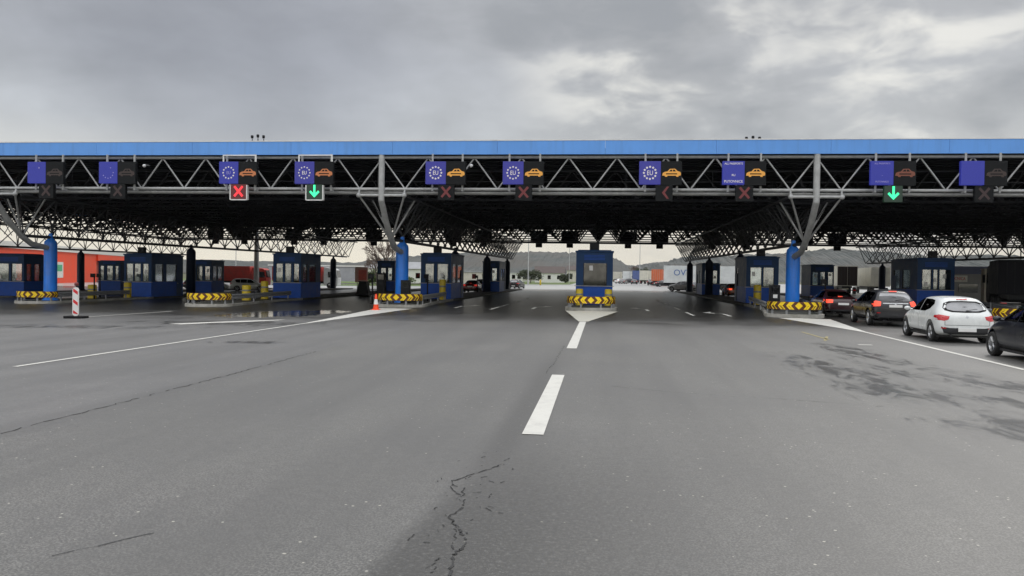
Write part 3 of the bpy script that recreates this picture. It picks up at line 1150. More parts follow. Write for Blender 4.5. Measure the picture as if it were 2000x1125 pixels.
def lane_sign(x, label, field=BLUEP, stars=None, centre=None, carm=None, words=None, sig=None, sigm=REDD, sigb=None, frame=False, y=44.35, sigdx=0.0):
    t = empty('lane_sign', (x, y, 7.62), label, 'overhead sign', 'lane signs hung on the front truss')
    mb = MB()
    mb.box(-1.16, 0, -.12, .12, -.62, .64)
    mb.build('blue_panel', field, t, .012)
    mb = MB()
    mb.box(.004, 1.13, -.12, .12, -.66, .64)
    mb.build('display_panel', DISP, t, .012)
    for xx in (-.82, .9):
        mb = MB()
        mb.box(xx - .05, xx + .05, .14, .22, -1.0, 1.1)
        mb.box(xx - .04, xx + .04, .221, .55, -.98, -.9)
        mb.build('bracket', GALV, t)
    if frame:
        mb = MB()
        mb.box(-.98, 1.06, -.05, 0, .98, 1.05)
        mb.box(-.98, -.90, -.05, 0, .645, .978)
        mb.box(.98, 1.06, -.05, 0, .645, .978)
        mb.build('frame', WHITEP, t)
    if stars:
        ring(t, *stars)
    if centre:
        text('country_letters', centre[0], centre[2], centre[1], t, (-.58, -.13, -.01), sx=.8)
    if words:
        for (wd_, z_, s_, m_) in words:
            text('lettering', wd_, s_, m_, t, (-.58, -.13, z_), sx=.95)
    if carm:
        car_icon(t, carm)
    mb = MB()
    mb.box(-.46, .46, -.10, .14, -1.52, -.665)
    s = mb.build('lane_signal', DISP if not sigb else sigb, t)
    s.location = (.02 + sigdx, 0, 0)
    if frame:
        mb = MB()
        mb.box(-.53, -.47, -.12, .1, -1.56, -.7)
        mb.box(.47, .53, -.12, .1, -1.56, -.7)
        mb.box(-.469, .469, -.12, .1, -1.585, -1.525)
        mb.build('housing_edge', WHITEP, s)
    mb = MB()
    zc = -1.07
    if sig == 'x':
        for sg in (-1, 1):
            mb.prism([(sg * a, zc + b) for a, b in ((-.30, -.25), (-.20, -.33), (.30, .25), (.20, .33))], 'y', -.115 - .002 * sg, -.105)
        mb.build('red_cross', sigm, s)
    elif sig == '<':
        mb.prism([(a + .02, zc + b) for a, b in ((.12, .33), (.24, .33), (.02, 0), (.24, -.33), (.12, -.33), (-.14, 0))], 'y', -.115, -.105)
        mb.build('red_chevron', sigm, s)
    elif sig == 'v':
        mb.prism([(a, zc + b) for a, b in ((-.06, .38), (.06, .38), (.06, -.1), (.22, .06), (.30, -.03), (0, -.34), (-.30, -.03), (-.22, .06), (-.06, -.1))], 'y', -.115, -.105)
        mb.build('green_arrow', sigm, s)
    return t


lane_sign(-33.0, 'dark lane sign nearest the left edge with a plain blue square', stars=(STARD, (1,), .33, .06), carm=AMBDD, sig='x', sigm=REDDD)
lane_sign(-28.45, 'lane sign with a faint half ring of stars, second from the left', stars=(STARD, (1, 3, 4, 5, 6, 7, 8), .33, .045), carm=AMBDD, sig='x', sigm=REDDD)
lane_sign(-21.0, 'framed lane sign showing a ring of stars over a bright red cross', stars=(STARW, range(12), .33, .06), centre=('EU', STARD, .26), carm=AMB2, sig='x', sigm=REDL, sigb=REDB, frame=True)
lane_sign(-16.45, 'framed lane sign showing a ring of stars over a bright green arrow', field=PURP, stars=(STARW, range(12), .33, .055), centre=('EU', STARW, .30), carm=AMB2, sig='v', sigm=GRNL, sigb=GRNB, frame=True)
lane_sign(-8.8, 'lane sign with star ring and yellow car just right of the left post', field=PURP, stars=(STARW, range(12), .33, .07), centre=('EU', STARW, .34), carm=AMB, sig='x', sigm=REDD)
lane_sign(-4.42, 'lane sign with star ring and orange car, nearest left of the middle', field=PURP, stars=(STARW, range(12), .33, .065), centre=('EU', STARW, .34), carm=AMB, sig='x', sigm=REDD)
lane_sign(3.1, 'lane sign with star ring above a red left chevron', field=PURP, stars=(STARW, range(12), .33, .075), centre=('EU', STARW, .36), carm=AMB, sig='<', sigm=REDD, sigdx=.18)
lane_sign(7.55, 'lane sign with two lines of white words beside a bright yellow car', words=[('ALL PASSPORTS', .50, .145, STARW), ('RU', -.12, .16, STARW), ('PUTOVNICE', -.46, .19, STARW)], carm=AMB, sig='x', sigm=REDD)
lane_sign(15.22, 'lane sign with faint words and dim car over a bright green arrow', words=[('ALL PASSPORTS', .50, .12, STARD), ('-', -.12, .16, STARD), ('PUTOVNICE', -.46, .13, STARD)], carm=AMBD, sig='v', sigm=GRNL, sigb=GRNB)
lane_sign(19.75, 'blank blue lane sign nearest the right edge', carm=AMBDD, sig='x', sigm=REDDD)
for x, lb in ((-26.9, 'small white camera right of the second lane sign'), (-7.4, 'small white camera beside the sign right of the left post')):
    t = empty('security_camera', (x, 44.5, 8.05), lb, 'camera', 'white cameras on the front truss')
    mb = MB()
    mb.ball((0, -.05, 0), .10, 0, 8, 12)
    mb.build('dome', CAMW, t)
    mb = MB()
    mb.box(-.04, .04, .02, .5, .05, .11)
    mb.build('mount', GREYP, t)

# far side: backs of the signs that face the other way
for i, x in enumerate((-57.5, -53.0, -45.3, -40.8, -33.2, -28.8, -21.4, -17.0, -9.0, -4.6, 3.6, 8.0, 15.2, 19.8, 27.6, 32.0)):
    t = empty('lane_sign', (x, YB + .5, 7.55), 'black back of a far lane sign, number %s from the left in the far truss' % ['one', 'two', 'three', 'four', 'five', 'six', 'seven', 'eight', 'nine', 'ten', 'eleven', 'twelve', 'thirteen', 'fourteen', 'fifteen', 'sixteen'][i], 'overhead sign', 'backs of the lane signs on the far truss')
    mb = MB()
    mb.box(-1.2, 1.2, -.12, .12, -.72, .85)
    mb.build('panel', BLACK, t)
    mb = MB()
    mb.box(-.46, .46, -.12, .12, -1.55, -.665)
    mb.build('lane_signal', BLACK, t)
    for xx in (-.8, .8):
        mb = MB()
        mb.box(xx - .05, xx + .05, -.22, -.13, -1.0, 1.0)
        mb.build('bracket', DARKM, t)

# ------------------------------------------------------------------ bollards, readers, cone, beacon
GB = 'yellow bollards guarding the booths'


def bollard(x, y, label, h=1.15, r=.22, z=None, round_=False):
    z = gz(x) + .15 if z is None else z
    t = empty('bollard', (x, y, z), label, 'bollard', GB)
    mb = MB()
    mb.lathe([(0, 0), (r * 1.05, 0), (r, .03), (r, h - .05), (r * .92, h), (0, h + .02)], (0, 0, 0), 22)
    mb.build('shaft', YELP, t)
    mb = MB()
    mb.lathe([(r + .004, h * .62), (r + .012, h * .63), (r + .012, h * .70), (r + .004, h * .71)], (0, 0, 0), 22)
    mb.build('band', GREYP, t)
    return t


bollard(-36.0, 57.4, 'yellow bollard just left of the booth by the leftmost column', 1.15, .27)
bollard(-37.0, 54.6, 'weathered yellow bollard right of the striped beacon', 1.0, .30)
bollard(-24.3, 55.6, 'tall yellow bollard in front of the booth right of the second chevron board', 1.3, .26)
bollard(-24.2, 52.4, 'squat yellow bollard just right of the second chevron board', 1.05, .30)
bollard(-11.5, 57.2, 'yellow bollard right of the chevron board with the cone', 1.45, .24)
bollard(-1.35, 49.4, 'yellow bollard at the left front corner of the central booth', 1.0, .22)
bollard(.42, 49.4, 'yellow bollard at the right front corner of the central booth', 1.0, .22)
bollard(10.75, 57.0, 'yellow bollard in front of the bright windowed booth', 1.35, .26)

RD = [(-35.9, 53.2, 'black card reader post right of the leftmost column'), (-38.0, 57.0, 'dark reader post near the weathered yellow bollard'), (-13.9, 47.5, 'black reader post left of the column behind the cone'),
      (-11.8, 53.5, 'black reader post just right of the column behind the cone'), (-13.2, 84.5, 'thin black reader post by the far left navy booth'), (12.6, 47.0, 'black reader post just right of the right blue column')]
for x, y, lb in RD:
    t = empty('reader_post', (x, y, gz(x) + .15), lb, 'reader post', 'black reader posts on the islands')
    mb = MB()
    mb.tube((0, 0, 0), (0, 0, 1.75), .05, 8)
    mb.box(-.12, .12, -.12, .12, 0, .03)
    mb.build('pole', BLACK, t)
    mb = MB()
    mb.box(-.26, .06, -.10, .06, 1.55, 1.82)
    mb.build('reader_head', BLACK, t, .02)
for x, y, lb in ((-12.25, 49.2, 'grey machine cabinet in front of the blue column behind the cone'), (-14.6, 52.0, 'tall black cabinet left of the column behind the cone'), (9.9, 47.4, 'dark cabinet with small lamps left of the right blue column')):
    t = empty('machine_cabinet', (x, y, gz(x) + .15), lb, 'cabinet', 'cabinets on the booth islands')
    mb = MB()
    hh = 1.9 if x < -14 else 1.45
    mb.box(-.28, .28, -.2, .2, 0, hh)
    mb.build('housing', BLACK if x < -14 else DARKM, t, .02)
    mb = MB()
    mb.box(-.2, .2, -.215, -.2005, hh - .45, hh - .1)
    mb.build('screen', AUTOG, t)
    mb = MB()
    mb.box(-.12, .12, -.23, -.2005, hh - .75, hh - .55)
    mb.build('slot_panel', WHITEP if x > 0 else DARKM, t)

t = empty('traffic_cone', (-12.2, 42.4, gz(-12.2) + .008), 'orange and white traffic cone before the island left of the column', 'cone')
mb = MB()
mb.box(-.2, .2, -.2, .2, 0, .04)
mb.lathe([(.16, .03), (.123, .30), (.084, .58), (.05, .84), (.03, .86), (0, .86)], (0, 0, 0), 20)
mb.build('shell', ORANGE, t)
mb = MB()
mb.lathe([(.1255, .30), (.0865, .58)], (0, 0, 0), 20)
mb.build('white_band', WHITEP, t)

bx, by = -22.3, 31.8
t = empty('beacon_panel', (bx, by, gz(bx)), 'red and white striped beacon board standing alone on the asphalt', 'beacon')
mb = MB()
out = [(-.125, .14), (0, .07), (.125, .14), (.14, .2), (.14, 1.22), (.1, 1.3), (0, 1.33), (-.1, 1.3), (-.14, 1.22), (-.14, .2)]
mb.prism(out, 'y', -.02, .02, 0)
for z in (.15, .62, 1.08):
    lo, hi = z, z + .24
    q4 = [(-.10, min(1.25, hi + .06)), (.0, min(1.25, hi + .06) - .0), (.10, lo + .06), (.10, lo - .06 if lo > .2 else .18), (-.10, lo + .16)]
    q4 = [(-.105, lo + .20), (-.105, lo + .06), (.105, lo - .14 + .06), (.105, lo + .06)]
    q4 = [(a, max(.17, b)) for a, b in q4]
    mb.prism(q4, 'y', -.024, -.0205, 1)
mb.build('panel', [WHITEP, REDP], t)
mb = MB()
mb.tube((0, .04, .05), (0, .04, 1.4), .025, 8)
mb.build('post', DARKM, t)
mb = MB()
mb.box(-.42, .42, -.22, .28, 0, .10)
mb.build('base', BLACK, t, .02)
mb = MB()
mb.lathe([(0, 0), (.08, .01), (.085, .12), (.05, .15), (0, .16)], (0, .04, 1.38), 14)
mb.build('lamp', mat('dark_red_lens', (.15, .02, .02), .3), t)

t = empty('waste_hopper', (-22.4, 73.6, gz(-22.4)), 'black tapered hopper under the red poster left of the cone', 'hopper')
mb = MB()
mb.prism([(-.62, 0), (.62, 0), (.36, 1.3), (-.36, 1.3)], 'y', -.45, .45)
mb.build('body', BLACK, t, .04)
mb = MB()
mb.box(-.40, .40, -.48, .48, 1.302, 1.36)
mb.build('lid', DARKM, t)


# ------------------------------------------------------------------ cars
# station: y (rear 0), z bottom, z belt, z top, half width at belt, half width at top
KIND = {
    'hatch': dict(L=4.05, r=.315, axles=(.74, 3.32), st=[
        (.0, .36, .66, .74, .66, .58), (.04, .28, .76, .90, .77, .62), (.16, .24, .86, 1.00, .84, .66), (.34, .22, .93, 1.20, .865, .60), (.52, .22, .95, 1.36, .87, .58),
        (.72, .22, .95, 1.415, .87, .585), (1.2, .22, .93, 1.445, .868, .60), (1.8, .22, .92, 1.45, .868, .61), (2.3, .22, .91, 1.40, .868, .60), (2.7, .22, .90, 1.20, .865, .64), (3.0, .22, .88, .98, .86, .72),
        (3.4, .22, .80, .90, .85, .70), (3.75, .24, .70, .80, .80, .62), (3.95, .28, .60, .68, .70, .52), (4.05, .36, .50, .56, .56, .45)]),
    'wagon': dict(L=4.45, r=.34, axles=(.86, 3.50), st=[
        (.0, .42, .72, .80, .72, .66), (.04, .34, .86, .98, .82, .70), (.14, .28, .96, 1.10, .88, .70), (.28, .26, 1.0, 1.32, .90, .64), (.44, .26, 1.0, 1.47, .905, .62),
        (.8, .26, 1.0, 1.53, .905, .63), (1.4, .26, .98, 1.55, .905, .64), (2.0, .26, .97, 1.54, .905, .64), (2.5, .26, .96, 1.47, .90, .63), (2.9, .26, .95, 1.25, .90, .68), (3.2, .26, .94, 1.04, .89, .76),
        (3.7, .26, .86, .97, .88, .74), (4.1, .28, .76, .86, .82, .66), (4.36, .32, .64, .72, .72, .54), (4.45, .40, .54, .60, .60, .48)]),
    'sedan': dict(L=4.6, r=.32, axles=(.95, 3.62), st=[
        (.0, .38, .66, .76, .68, .60), (.05, .30, .80, .93, .80, .68), (.2, .24, .90, 1.00, .86, .70), (.6, .22, .93, 1.02, .885, .70), (.95, .22, .94, 1.14, .89, .64), (1.3, .22, .94, 1.34, .89, .58),
        (1.7, .22, .93, 1.42, .89, .585), (2.2, .22, .92, 1.44, .888, .60), (2.6, .22, .91, 1.41, .886, .60), (2.95, .22, .90, 1.24, .885, .64), (3.3, .22, .88, .99, .88, .72),
        (3.8, .22, .80, .90, .86, .70), (4.2, .24, .70, .80, .80, .62), (4.48, .28, .60, .66, .70, .52), (4.6, .36, .50, .54, .58, .45)]),
}


def paint(name, c, rough=.22, metal=.0, dirt=.02):
    return mat('car_paint_' + name, c, rough, metal, var=.04, scale=1.2, coat=.35, dirt=dirt)


BODY = {}


def body_mesh(kind):
    if kind in BODY:
        return BODY[kind]
    K = KIND[kind]
    vs, rings = [], []
    for (y, zb, zs, zt, wb, wt) in K['st']:
        zm = zb + (zs - zb) * .55
        half = [(0, zb), (wb * .80, zb), (wb * .955, zb + .07), (wb * .995, zm), (wb * .965, zs - .02), (wt + (wb - wt) * .42, zs + (zt - zs) * .42),
                (wt * 1.0, zt - (zt - zs) * .10), (wt * .72, zt - .004), (0, zt + .012)]
        ring = [(x, y, z) for x, z in half] + [(-x, y, z) for x, z in reversed(half[1:-1])]
        rings.append(ring)
        vs += ring
    n = len(rings[0])
    fs = []
    for i in range(len(rings) - 1):
        for j in range(n):
            fs.append((i * n + j, i * n + (j + 1) % n, (i + 1) * n + (j + 1) % n, (i + 1) * n + j))
    fs.append(tuple(range(n)))
    fs.append(tuple(range((len(rings) - 1) * n, len(rings) * n)))
    me = bpy.data.meshes.new('body')
    me.from_pydata(vs, [], fs)
    bm = bmesh.new()
    bm.from_mesh(me)
    bmesh.ops.recalc_face_normals(bm, faces=bm.faces)
    bm.to_mesh(me)
    bm.free()
    o = bpy.data.objects.new('tmp_body', me)
    col.objects.link(o)
    sub = o.modifiers.new('s', 'SUBSURF')
    sub.levels = sub.render_levels = 2
    cut = []
    for ay in K['axles']:
        for sx in (-1, 1):
            c = MB()
            c.lathe([(0, -.17), (K['r'] + .075, -.17), (K['r'] + .075, .25), (0, .25)], (0, 0, 0), 28, axis='x')
            co = c.build('tmp_cut', [])
            co.location = (sx * .82 + (0 if sx > 0 else -.08), ay, K['r'] + .015)
            cut.append(co)
            md = o.modifiers.new('b', 'BOOLEAN')
            md.operation = 'DIFFERENCE'
            md.solver = 'EXACT'
            md.object = co
    bpy.context.view_layer.update()
    dg = bpy.context.evaluated_depsgraph_get()
    m2 = bpy.data.meshes.new_from_object(o.evaluated_get(dg))
    for c in cut:
        bpy.data.objects.remove(c)
    bpy.data.objects.remove(o)
    for p in m2.polygons:
        p.use_smooth = True
    m2.set_sharp_from_angle(angle=R(38))
    bm = bmesh.new()
    bm.from_mesh(m2)
    bvh = BVHTree.FromBMesh(bm)
    bm.free()
    BODY[kind] = (m2, bvh)
    return BODY[kind]


def patch(bvh, outline, axis, off=.006, side=1, rings=5, res=.05, round_=0):
    """an outline laid onto the body from behind ('rear': (x,z)) or from the side ('side': (y,z))"""
    pts = []
    n0 = len(outline)
    for i in range(n0):
        a, b = Vector(outline[i]), Vector(outline[(i + 1) % n0])
        k_ = max(1, int((b - a).length / res))
        for j in range(k_):
            pts.append(a.lerp(b, j / k_))
    c = sum(pts, Vector((0, 0))) / len(pts)
    mb = MB()
    vs, ok = [], True

    def hit(p):
        if axis == 'rear':
            o, d = Vector((p[0], -2, p[1])), Vector((0, 1, 0))
        elif axis == 'front':
            o, d = Vector((p[0], 8, p[1])), Vector((0, -1, 0))
        else:
            o, d = Vector((side * 3, p[0], p[1])), Vector((-side, 0, 0))
        h = bvh.ray_cast(o, d)
        if h[0] is None:
            return None
        nn = h[1]
        if nn.dot(d) > 0:
            nn = -nn
        return h[0] + nn * off
    grid = []
    for r_ in range(rings + 1):
        f = r_ / rings
        row = []
        for p in pts:
            q_ = c.lerp(p, f if f > 0 else .02)
            h = hit(q_)
            row.append(h)
        grid.append(row)
    idx = {}
    n = len(pts)
    for r_ in range(rings + 1):
        for j in range(n):
            if grid[r_][j] is not None:
                idx[(r_, j)] = len(vs)
                vs.append(grid[r_][j])
    fs = []
    for r_ in range(rings):
        for j in range(n):
            q4 = [(r_, j), (r_, (j + 1) % n), (r_ + 1, (j + 1) % n), (r_ + 1, j)]
            if all(a in idx for a in q4):
                fs.append([idx[a] for a in q4])
    if fs and (0, 0) in idx:
        ctr = [idx[(0, j)] for j in range(n) if (0, j) in idx]
        if len(ctr) > 2:
            fs.append(ctr)
    mb.add(vs, fs, 0, True)
    return mb


SPEC = {
    'hatch': dict(
        rearwin=[(-.60, 1.02), (-.40, .965), (0, .955), (.40, .965), (.60, 1.02), (.63, 1.10), (.56, 1.24), (.40, 1.30), (0, 1.315), (-.40, 1.30), (-.56, 1.24), (-.63, 1.10)],
        side=[[(.86, 1.20), (1.0, 1.05), (1.35, .965), (1.86, .955), (1.86, 1.355), (1.35, 1.35), (1.0, 1.32)], [(1.91, .955), (2.78, .95), (2.55, 1.13), (2.28, 1.33), (1.91, 1.355)]],
        lamp=[(.50, .84), (.84, .90), (.86, .80), (.84, .72), (.66, .70), (.54, .74)], low=[(-.74, .52), (-.56, .48), (.56, .48), (.74, .52), (.66, .33), (.50, .29), (-.50, .29), (-.66, .33)], plate=(.47, .38),
        brake=(1.345, .16), screen=[(-.55, .99), (.55, .99), (.50, 1.34), (-.50, 1.34)]),
    'wagon': dict(
        rearwin=[(-.62, 1.10), (-.40, 1.07), (.40, 1.07), (.62, 1.10), (.60, 1.26), (.52, 1.40), (-.52, 1.40), (-.60, 1.26)],
        side=[[(.62, 1.36), (.78, 1.10), (.98, 1.04), (1.22, 1.03), (1.22, 1.43), (.8, 1.43)], [(1.27, 1.03), (2.0, 1.01), (2.0, 1.44), (1.27, 1.43)], [(2.05, 1.01), (2.98, 1.0), (2.7, 1.22), (2.48, 1.38), (2.05, 1.43)]],
        lamp=[(.56, 1.04), (.87, 1.10), (.90, .90), (.86, .84), (.60, .86)], low=[(-.80, .60), (.80, .60), (.80, .38), (-.80, .38)], plate=(.84, .89),
        brake=(1.45, .16), screen=[(-.58, 1.05), (.58, 1.05), (.53, 1.42), (-.53, 1.42)]),
    'sedan': dict(
        rearwin=[(-.60, 1.06), (.60, 1.06), (.52, 1.32), (-.52, 1.32)],
        side=[[(1.1, 1.0), (2.0, .97), (2.0, 1.345), (1.5, 1.34)], [(2.05, .97), (3.02, .95), (2.8, 1.14), (2.5, 1.33), (2.05, 1.345)]],
        lamp=[(.50, .92), (.82, .93), (.86, .80), (.80, .74), (.52, .76)], low=[(-.66, .42), (.66, .42), (.60, .30), (-.60, .30)], plate=(.68, .73),
        brake=(1.05, .12), screen=[(-.56, 1.0), (.56, 1.0), (.50, 1.34), (-.50, 1.34)]),
}


def car(kind, pm, x, y, heading, label, lit=False, z=0.0, group='cars queueing for the booths', scale=1.0, platem=None):
    """x, y: middle of the rear bumper; heading in degrees to the right of straight ahead"""
    K, S = KIND[kind], SPEC[kind]
    me0, bvh = body_mesh(kind)
    t = empty('parked_car' if 'park' in label else 'car', (x, y, z), label, 'car', group, -R(heading))
    me = me0.copy()
    me.materials.clear()
    me.materials.append(pm)
    b = bpy.data.objects.new('body', me)
    col.objects.link(b)
    b.parent = t
    if kind == 'hatch':
        patch(bvh, S['rearwin'], 'rear').build('window_surround', BLACK, t, fix=False)
        zc_ = 1.12
        patch(bvh, [(a * .86, zc_ + (c - zc_) * .76) for a, c in S['rearwin']], 'rear', off=.010).build('rear_window', AUTOG, t, fix=False)
    else:
        patch(bvh, S['rearwin'], 'rear').build('rear_window', AUTOG, t, fix=False)
    for sd_ in (-1, 1):
        for s in S['side']:
            patch(bvh, s, 'side', side=sd_).build('side_window', AUTOG, t, fix=False)
        lm = [(sd_ * a, c) for a, c in S['lamp']]
        patch(bvh, lm, 'rear', off=.008, rings=4).build('tail_lamp', TAILG if not lit else (TAILON if lit == 2 else TAILD), t, fix=False)
        if not lit or kind == 'hatch':
            mb = patch(bvh, [(.10, .76), (.42, .80), (.42, .86), (.12, .88)], 'side', off=.007, side=sd_, rings=3)
            if kind == 'hatch':
                mb.build('side_lamp', TAILG, t, fix=False)
        # door seams, handles
        z_t, ys_ = S['side'][0][0][1], [s[0][0] for s in S['side'][1:]]
        for yy in ys_:
            patch(bvh, [(yy - .028, .42), (yy - .018, .42), (yy - .018, .94), (yy - .028, .94)], 'side', off=.003, side=sd_, rings=2, res=.1).build('door_seam', CARBLK, t, fix=False)
            mb = MB()
            h = bvh.ray_cast(Vector((sd_ * 3, yy + .12, .86)), Vector((-sd_, 0, 0)))
            if h[0] is not None:
                mb.box(h[0].x - .02, h[0].x + .025, yy + .06, yy + .22, .845, .875)
                mb.build('door_handle', pm, t)
        # sill trim
        patch(bvh, [(K['axles'][0] + .42, .34), (K['axles'][1] - .42, .34), (K['axles'][1] - .42, .27), (K['axles'][0] + .42, .27)], 'side', off=.005, side=sd_, rings=2).build('sill_trim', CARBLK, t, fix=False)
        # mirror
        my = S['side'][-1][1][0] - .14
        mb = MB()
        mb.ball((sd_ * .98, my, 1.0), .095, 0, 6, 10, 1.1, .75, .75)
        mb.tube((sd_ * .82, my, .96), (sd_ * .95, my, .98), .03, 6)
        mb.build('mirror', pm, t)
        # wheels
        for ay in K['axles']:
            r = K['r']
            mb = MB()
            mb.lathe([(r * .66, -.10), (r * .9, -.11), (r * .985, -.085), (r, -.05), (r, .05), (r * .985, .085), (r * .9, .11), (r * .66, .10)], (0, 0, 0), 32, axis='x')
            wl = mb.build('wheel', TYRE, t, loc=(sd_ * (S_W(kind) - .12), ay, r))
            mb = MB()
            mb.lathe([(r * .67, -.06), (r * .67, .09), (r * .60, .09), (r * .585, .02), (r * .585, -.06)], (0, 0, 0), 28, axis='x')
            mb.lathe([(0, .02), (.055, .05), (.06, .06), (0, .075)], (0, 0, 0), 14, axis='x')
            for q5 in range(5):
                a0 = q5 * 2 * PI / 5
                for dd in (-.13, .13):
                    pa = (.06, .05 * math.cos(a0), .05 * math.sin(a0))
                    pb = (.075, r * .62 * math.cos(a0 + dd), r * .62 * math.sin(a0 + dd))
                    mb.tube(pa, pb, .022, 5)
            rm = mb.build('rim', RIM, wl)
            rm.scale = (sd_, 1, 1)
            mb = MB()
            mb.lathe([(0, -.03), (r * .58, -.03), (r * .58, -.02), (0, -.02)], (0, 0, 0), 20, axis='x')
            dk = mb.build('brake_disc', DARKM, wl)
            dk.scale = (sd_, 1, 1)
    if kind != 'sedan':
        zt_, xw = (.93, .68) if kind == 'hatch' else (1.02, .70)
        zb_ = .56 if kind == 'hatch' else .66
        for sd_ in (-1, 1):
            lm0 = .70 if kind == 'hatch' else .84
            patch(bvh, [(sd_ * xw * .93, zb_), (sd_ * (xw * .93 + .012), zb_), (sd_ * (xw * .93 + .012), lm0), (sd_ * xw * .93, lm0)], 'rear', off=.003, rings=2, res=.08).build('tailgate_seam', CARBLK, t, fix=False)
            patch(bvh, [(sd_ * .60, zb_ - .10), (sd_ * .74, zb_ - .10), (sd_ * .74, zb_ - .07), (sd_ * .60, zb_ - .07)], 'rear', off=.013, rings=2).build('reflector', TAILG, t, fix=False)
        patch(bvh, [(-xw * .93, zb_), (xw * .93, zb_), (xw * .93, zb_ + .012), (-xw * .93, zb_ + .012)], 'rear', off=.003, rings=3, res=.08).build('tailgate_seam', CARBLK, t, fix=False)
        patch(bvh, [(-.05, zt_ - .10), (0, zt_ - .14), (.05, zt_ - .10), (0, zt_ - .06)], 'rear', off=.012, rings=2).build('badge', RIM, t, fix=False)
        if kind == 'wagon':
            patch(bvh, [(-.5, .955), (.5, .955), (.5, .985), (-.5, .985)], 'rear', off=.016, rings=2).build('chrome_strip', RIM, t, fix=False)
    patch(bvh, S['low'], 'rear', off=.010, rings=5).build('lower_bumper', CARBLK, t, fix=False)
    z0, z1 = S['plate'][1], S['plate'][0]
    z0, z1 = min(z0, z1), max(z0, z1)
    mid_ = (z0 + z1) / 2
    h = bvh.ray_cast(Vector((0, -2, mid_)), Vector((0, 1, 0)))
    py = h[0].y if h[0] is not None else 0
    mb = MB()
    mb.box(-.26, .26, py - .03, py - .005, mid_ - .055, mid_ + .055)
    mb.build('number_plate', platem or PLATE, t)
    bz, bw = S['brake']
    patch(bvh, [(-bw, bz), (bw, bz), (bw, bz + .03), (-bw, bz + .03)], 'rear', off=.014, rings=2).build('high_brake_lamp', TAILON if lit == 2 else (TAILD if lit else TAILG), t, fix=False)
    patch(bvh, S['screen'], 'front').build('windscreen', AUTOG, t, fix=False)
    mb = MB()
    mb.tube((.0, .02, S['rearwin'][0][1] - .0), (.32, -.0, S['rearwin'][0][1] + .06), .009, 5)
    hh = bvh.ray_cast(Vector((0, -2, S['rearwin'][0][1] - .02)), Vector((0, 1, 0)))
    wy = (hh[0].y if hh[0] else .2)
    wp = mb.build('wiper', CARBLK, t, loc=(0, wy - .02, .0))
    mb = MB()
    mb.box(-.75, .75, .35, K['L'] - .4, .17, .24)
    mb.tube((-.45, .02, .25), (-.45, .4, .25), .03, 8)
    mb.build('underbody', CARBLK, t)
    if scale != 1:
        t.scale = (scale,) * 3
    return t


def S_W(kind):
    return {'hatch': .865, 'wagon': .90, 'sedan': .88}[kind]


P_WHITE = paint('white', (.70, .72, .71), .25, dirt=.10)
P_BLACK = paint('black', (.006, .006, .008), .3)
P_BLUEB = paint('blue_black', (.006, .008, .015), .3)
P_RED = paint('dark_red', (.022, .004, .006), .3)
P_RED2 = paint('red', lin(120, 15, 20), .22)
P_ORNG = paint('copper', lin(150, 80, 45), .22)
P_GREY = paint('grey', (.16, .165, .165), .25)
P_SILV = paint('silver', (.45, .46, .47), .25, .3)

car('hatch', P_WHITE, 11.28, 26.15, 3.8, 'white hatchback with unlit tail lamps waiting at the right')
car('wagon', P_BLACK, 12.25, 35.0, 3.0, 'black crossover with lit brake lamps ahead of the white hatchback', lit=2)
car('sedan', P_RED, 12.35, 42.6, 2.0, 'dark red car with lit brake lamps just right of the chevron board', lit=2)
car('hatch', P_BLUEB, 10.75, 18.75, 4.0, 'dark blue car cut off by the right edge of the picture')
car('sedan', P_RED2, -14.95, 90.0, 0, 'red car stopped just left of the far left navy booth', lit=1, z=-.1)
car('sedan', P_ORNG, 14.0, 85.0, -2, 'copper car with glowing tail lamps right of the far navy booth', lit=2)
car('wagon', paint('light_grey', (.30, .305, .30), .3), 13.2, 114.5, -50, 'grey off-roader crossing beyond the canopy by the white trailer', group='cars moving beyond the canopy')
car('hatch', P_BLACK, -13.6, 123.0, 10, 'small black car beyond the far left navy booth', z=-.09, group='cars moving beyond the canopy')
for i, (x, y, h, pm, kd, lb) in enumerate([
        (-44.8, 92.5, 70, P_WHITE, 'wagon', 'white estate car parked nose right below the grey pole'),
        (-52.5, 99.0, 75, P_WHITE, 'hatch', 'white car parked in front of the white lorry cab'),
        (-57.0, 104.0, 80, P_BLACK, 'hatch', 'black car parked between the white cars at the left'),
        (-37.5, 132.0, 85, P_SILV, 'hatch', 'silver car parked beside the bare tree'),
        (12.2, 205.0, 20, P_BLACK, 'wagon', 'black car with bright windscreen in front of the orange container'),
        (5.8, 236.0, 15, P_GREY, 'hatch', 'grey car nearest the centre booth in the lorry park'),
        (9.2, 228.0, 0, P_BLACK, 'sedan', 'black car between the grey car and the orange container'),
        (7.6, 262.0, 80, P_BLUEB, 'wagon', 'dark blue estate car side on in the lorry park'),
        (4.2, 250.0, 60, P_WHITE, 'hatch', 'white car turned side on just right of the centre booth'),
        (11.4, 176.0, 75, P_BLACK, 'sedan', 'black saloon side on below the orange container'),
        (-24.5, 186.0, 85, P_SILV, 'wagon', 'silver estate car at the field edge far left of the centre booth'),
        (-15.3, 100.0, 2, P_BLACK, 'wagon', 'black estate car ahead of the red car')]):
    car(kd, pm, x, y, h, lb, z=gz(x), group='cars parked beyond the canopy')

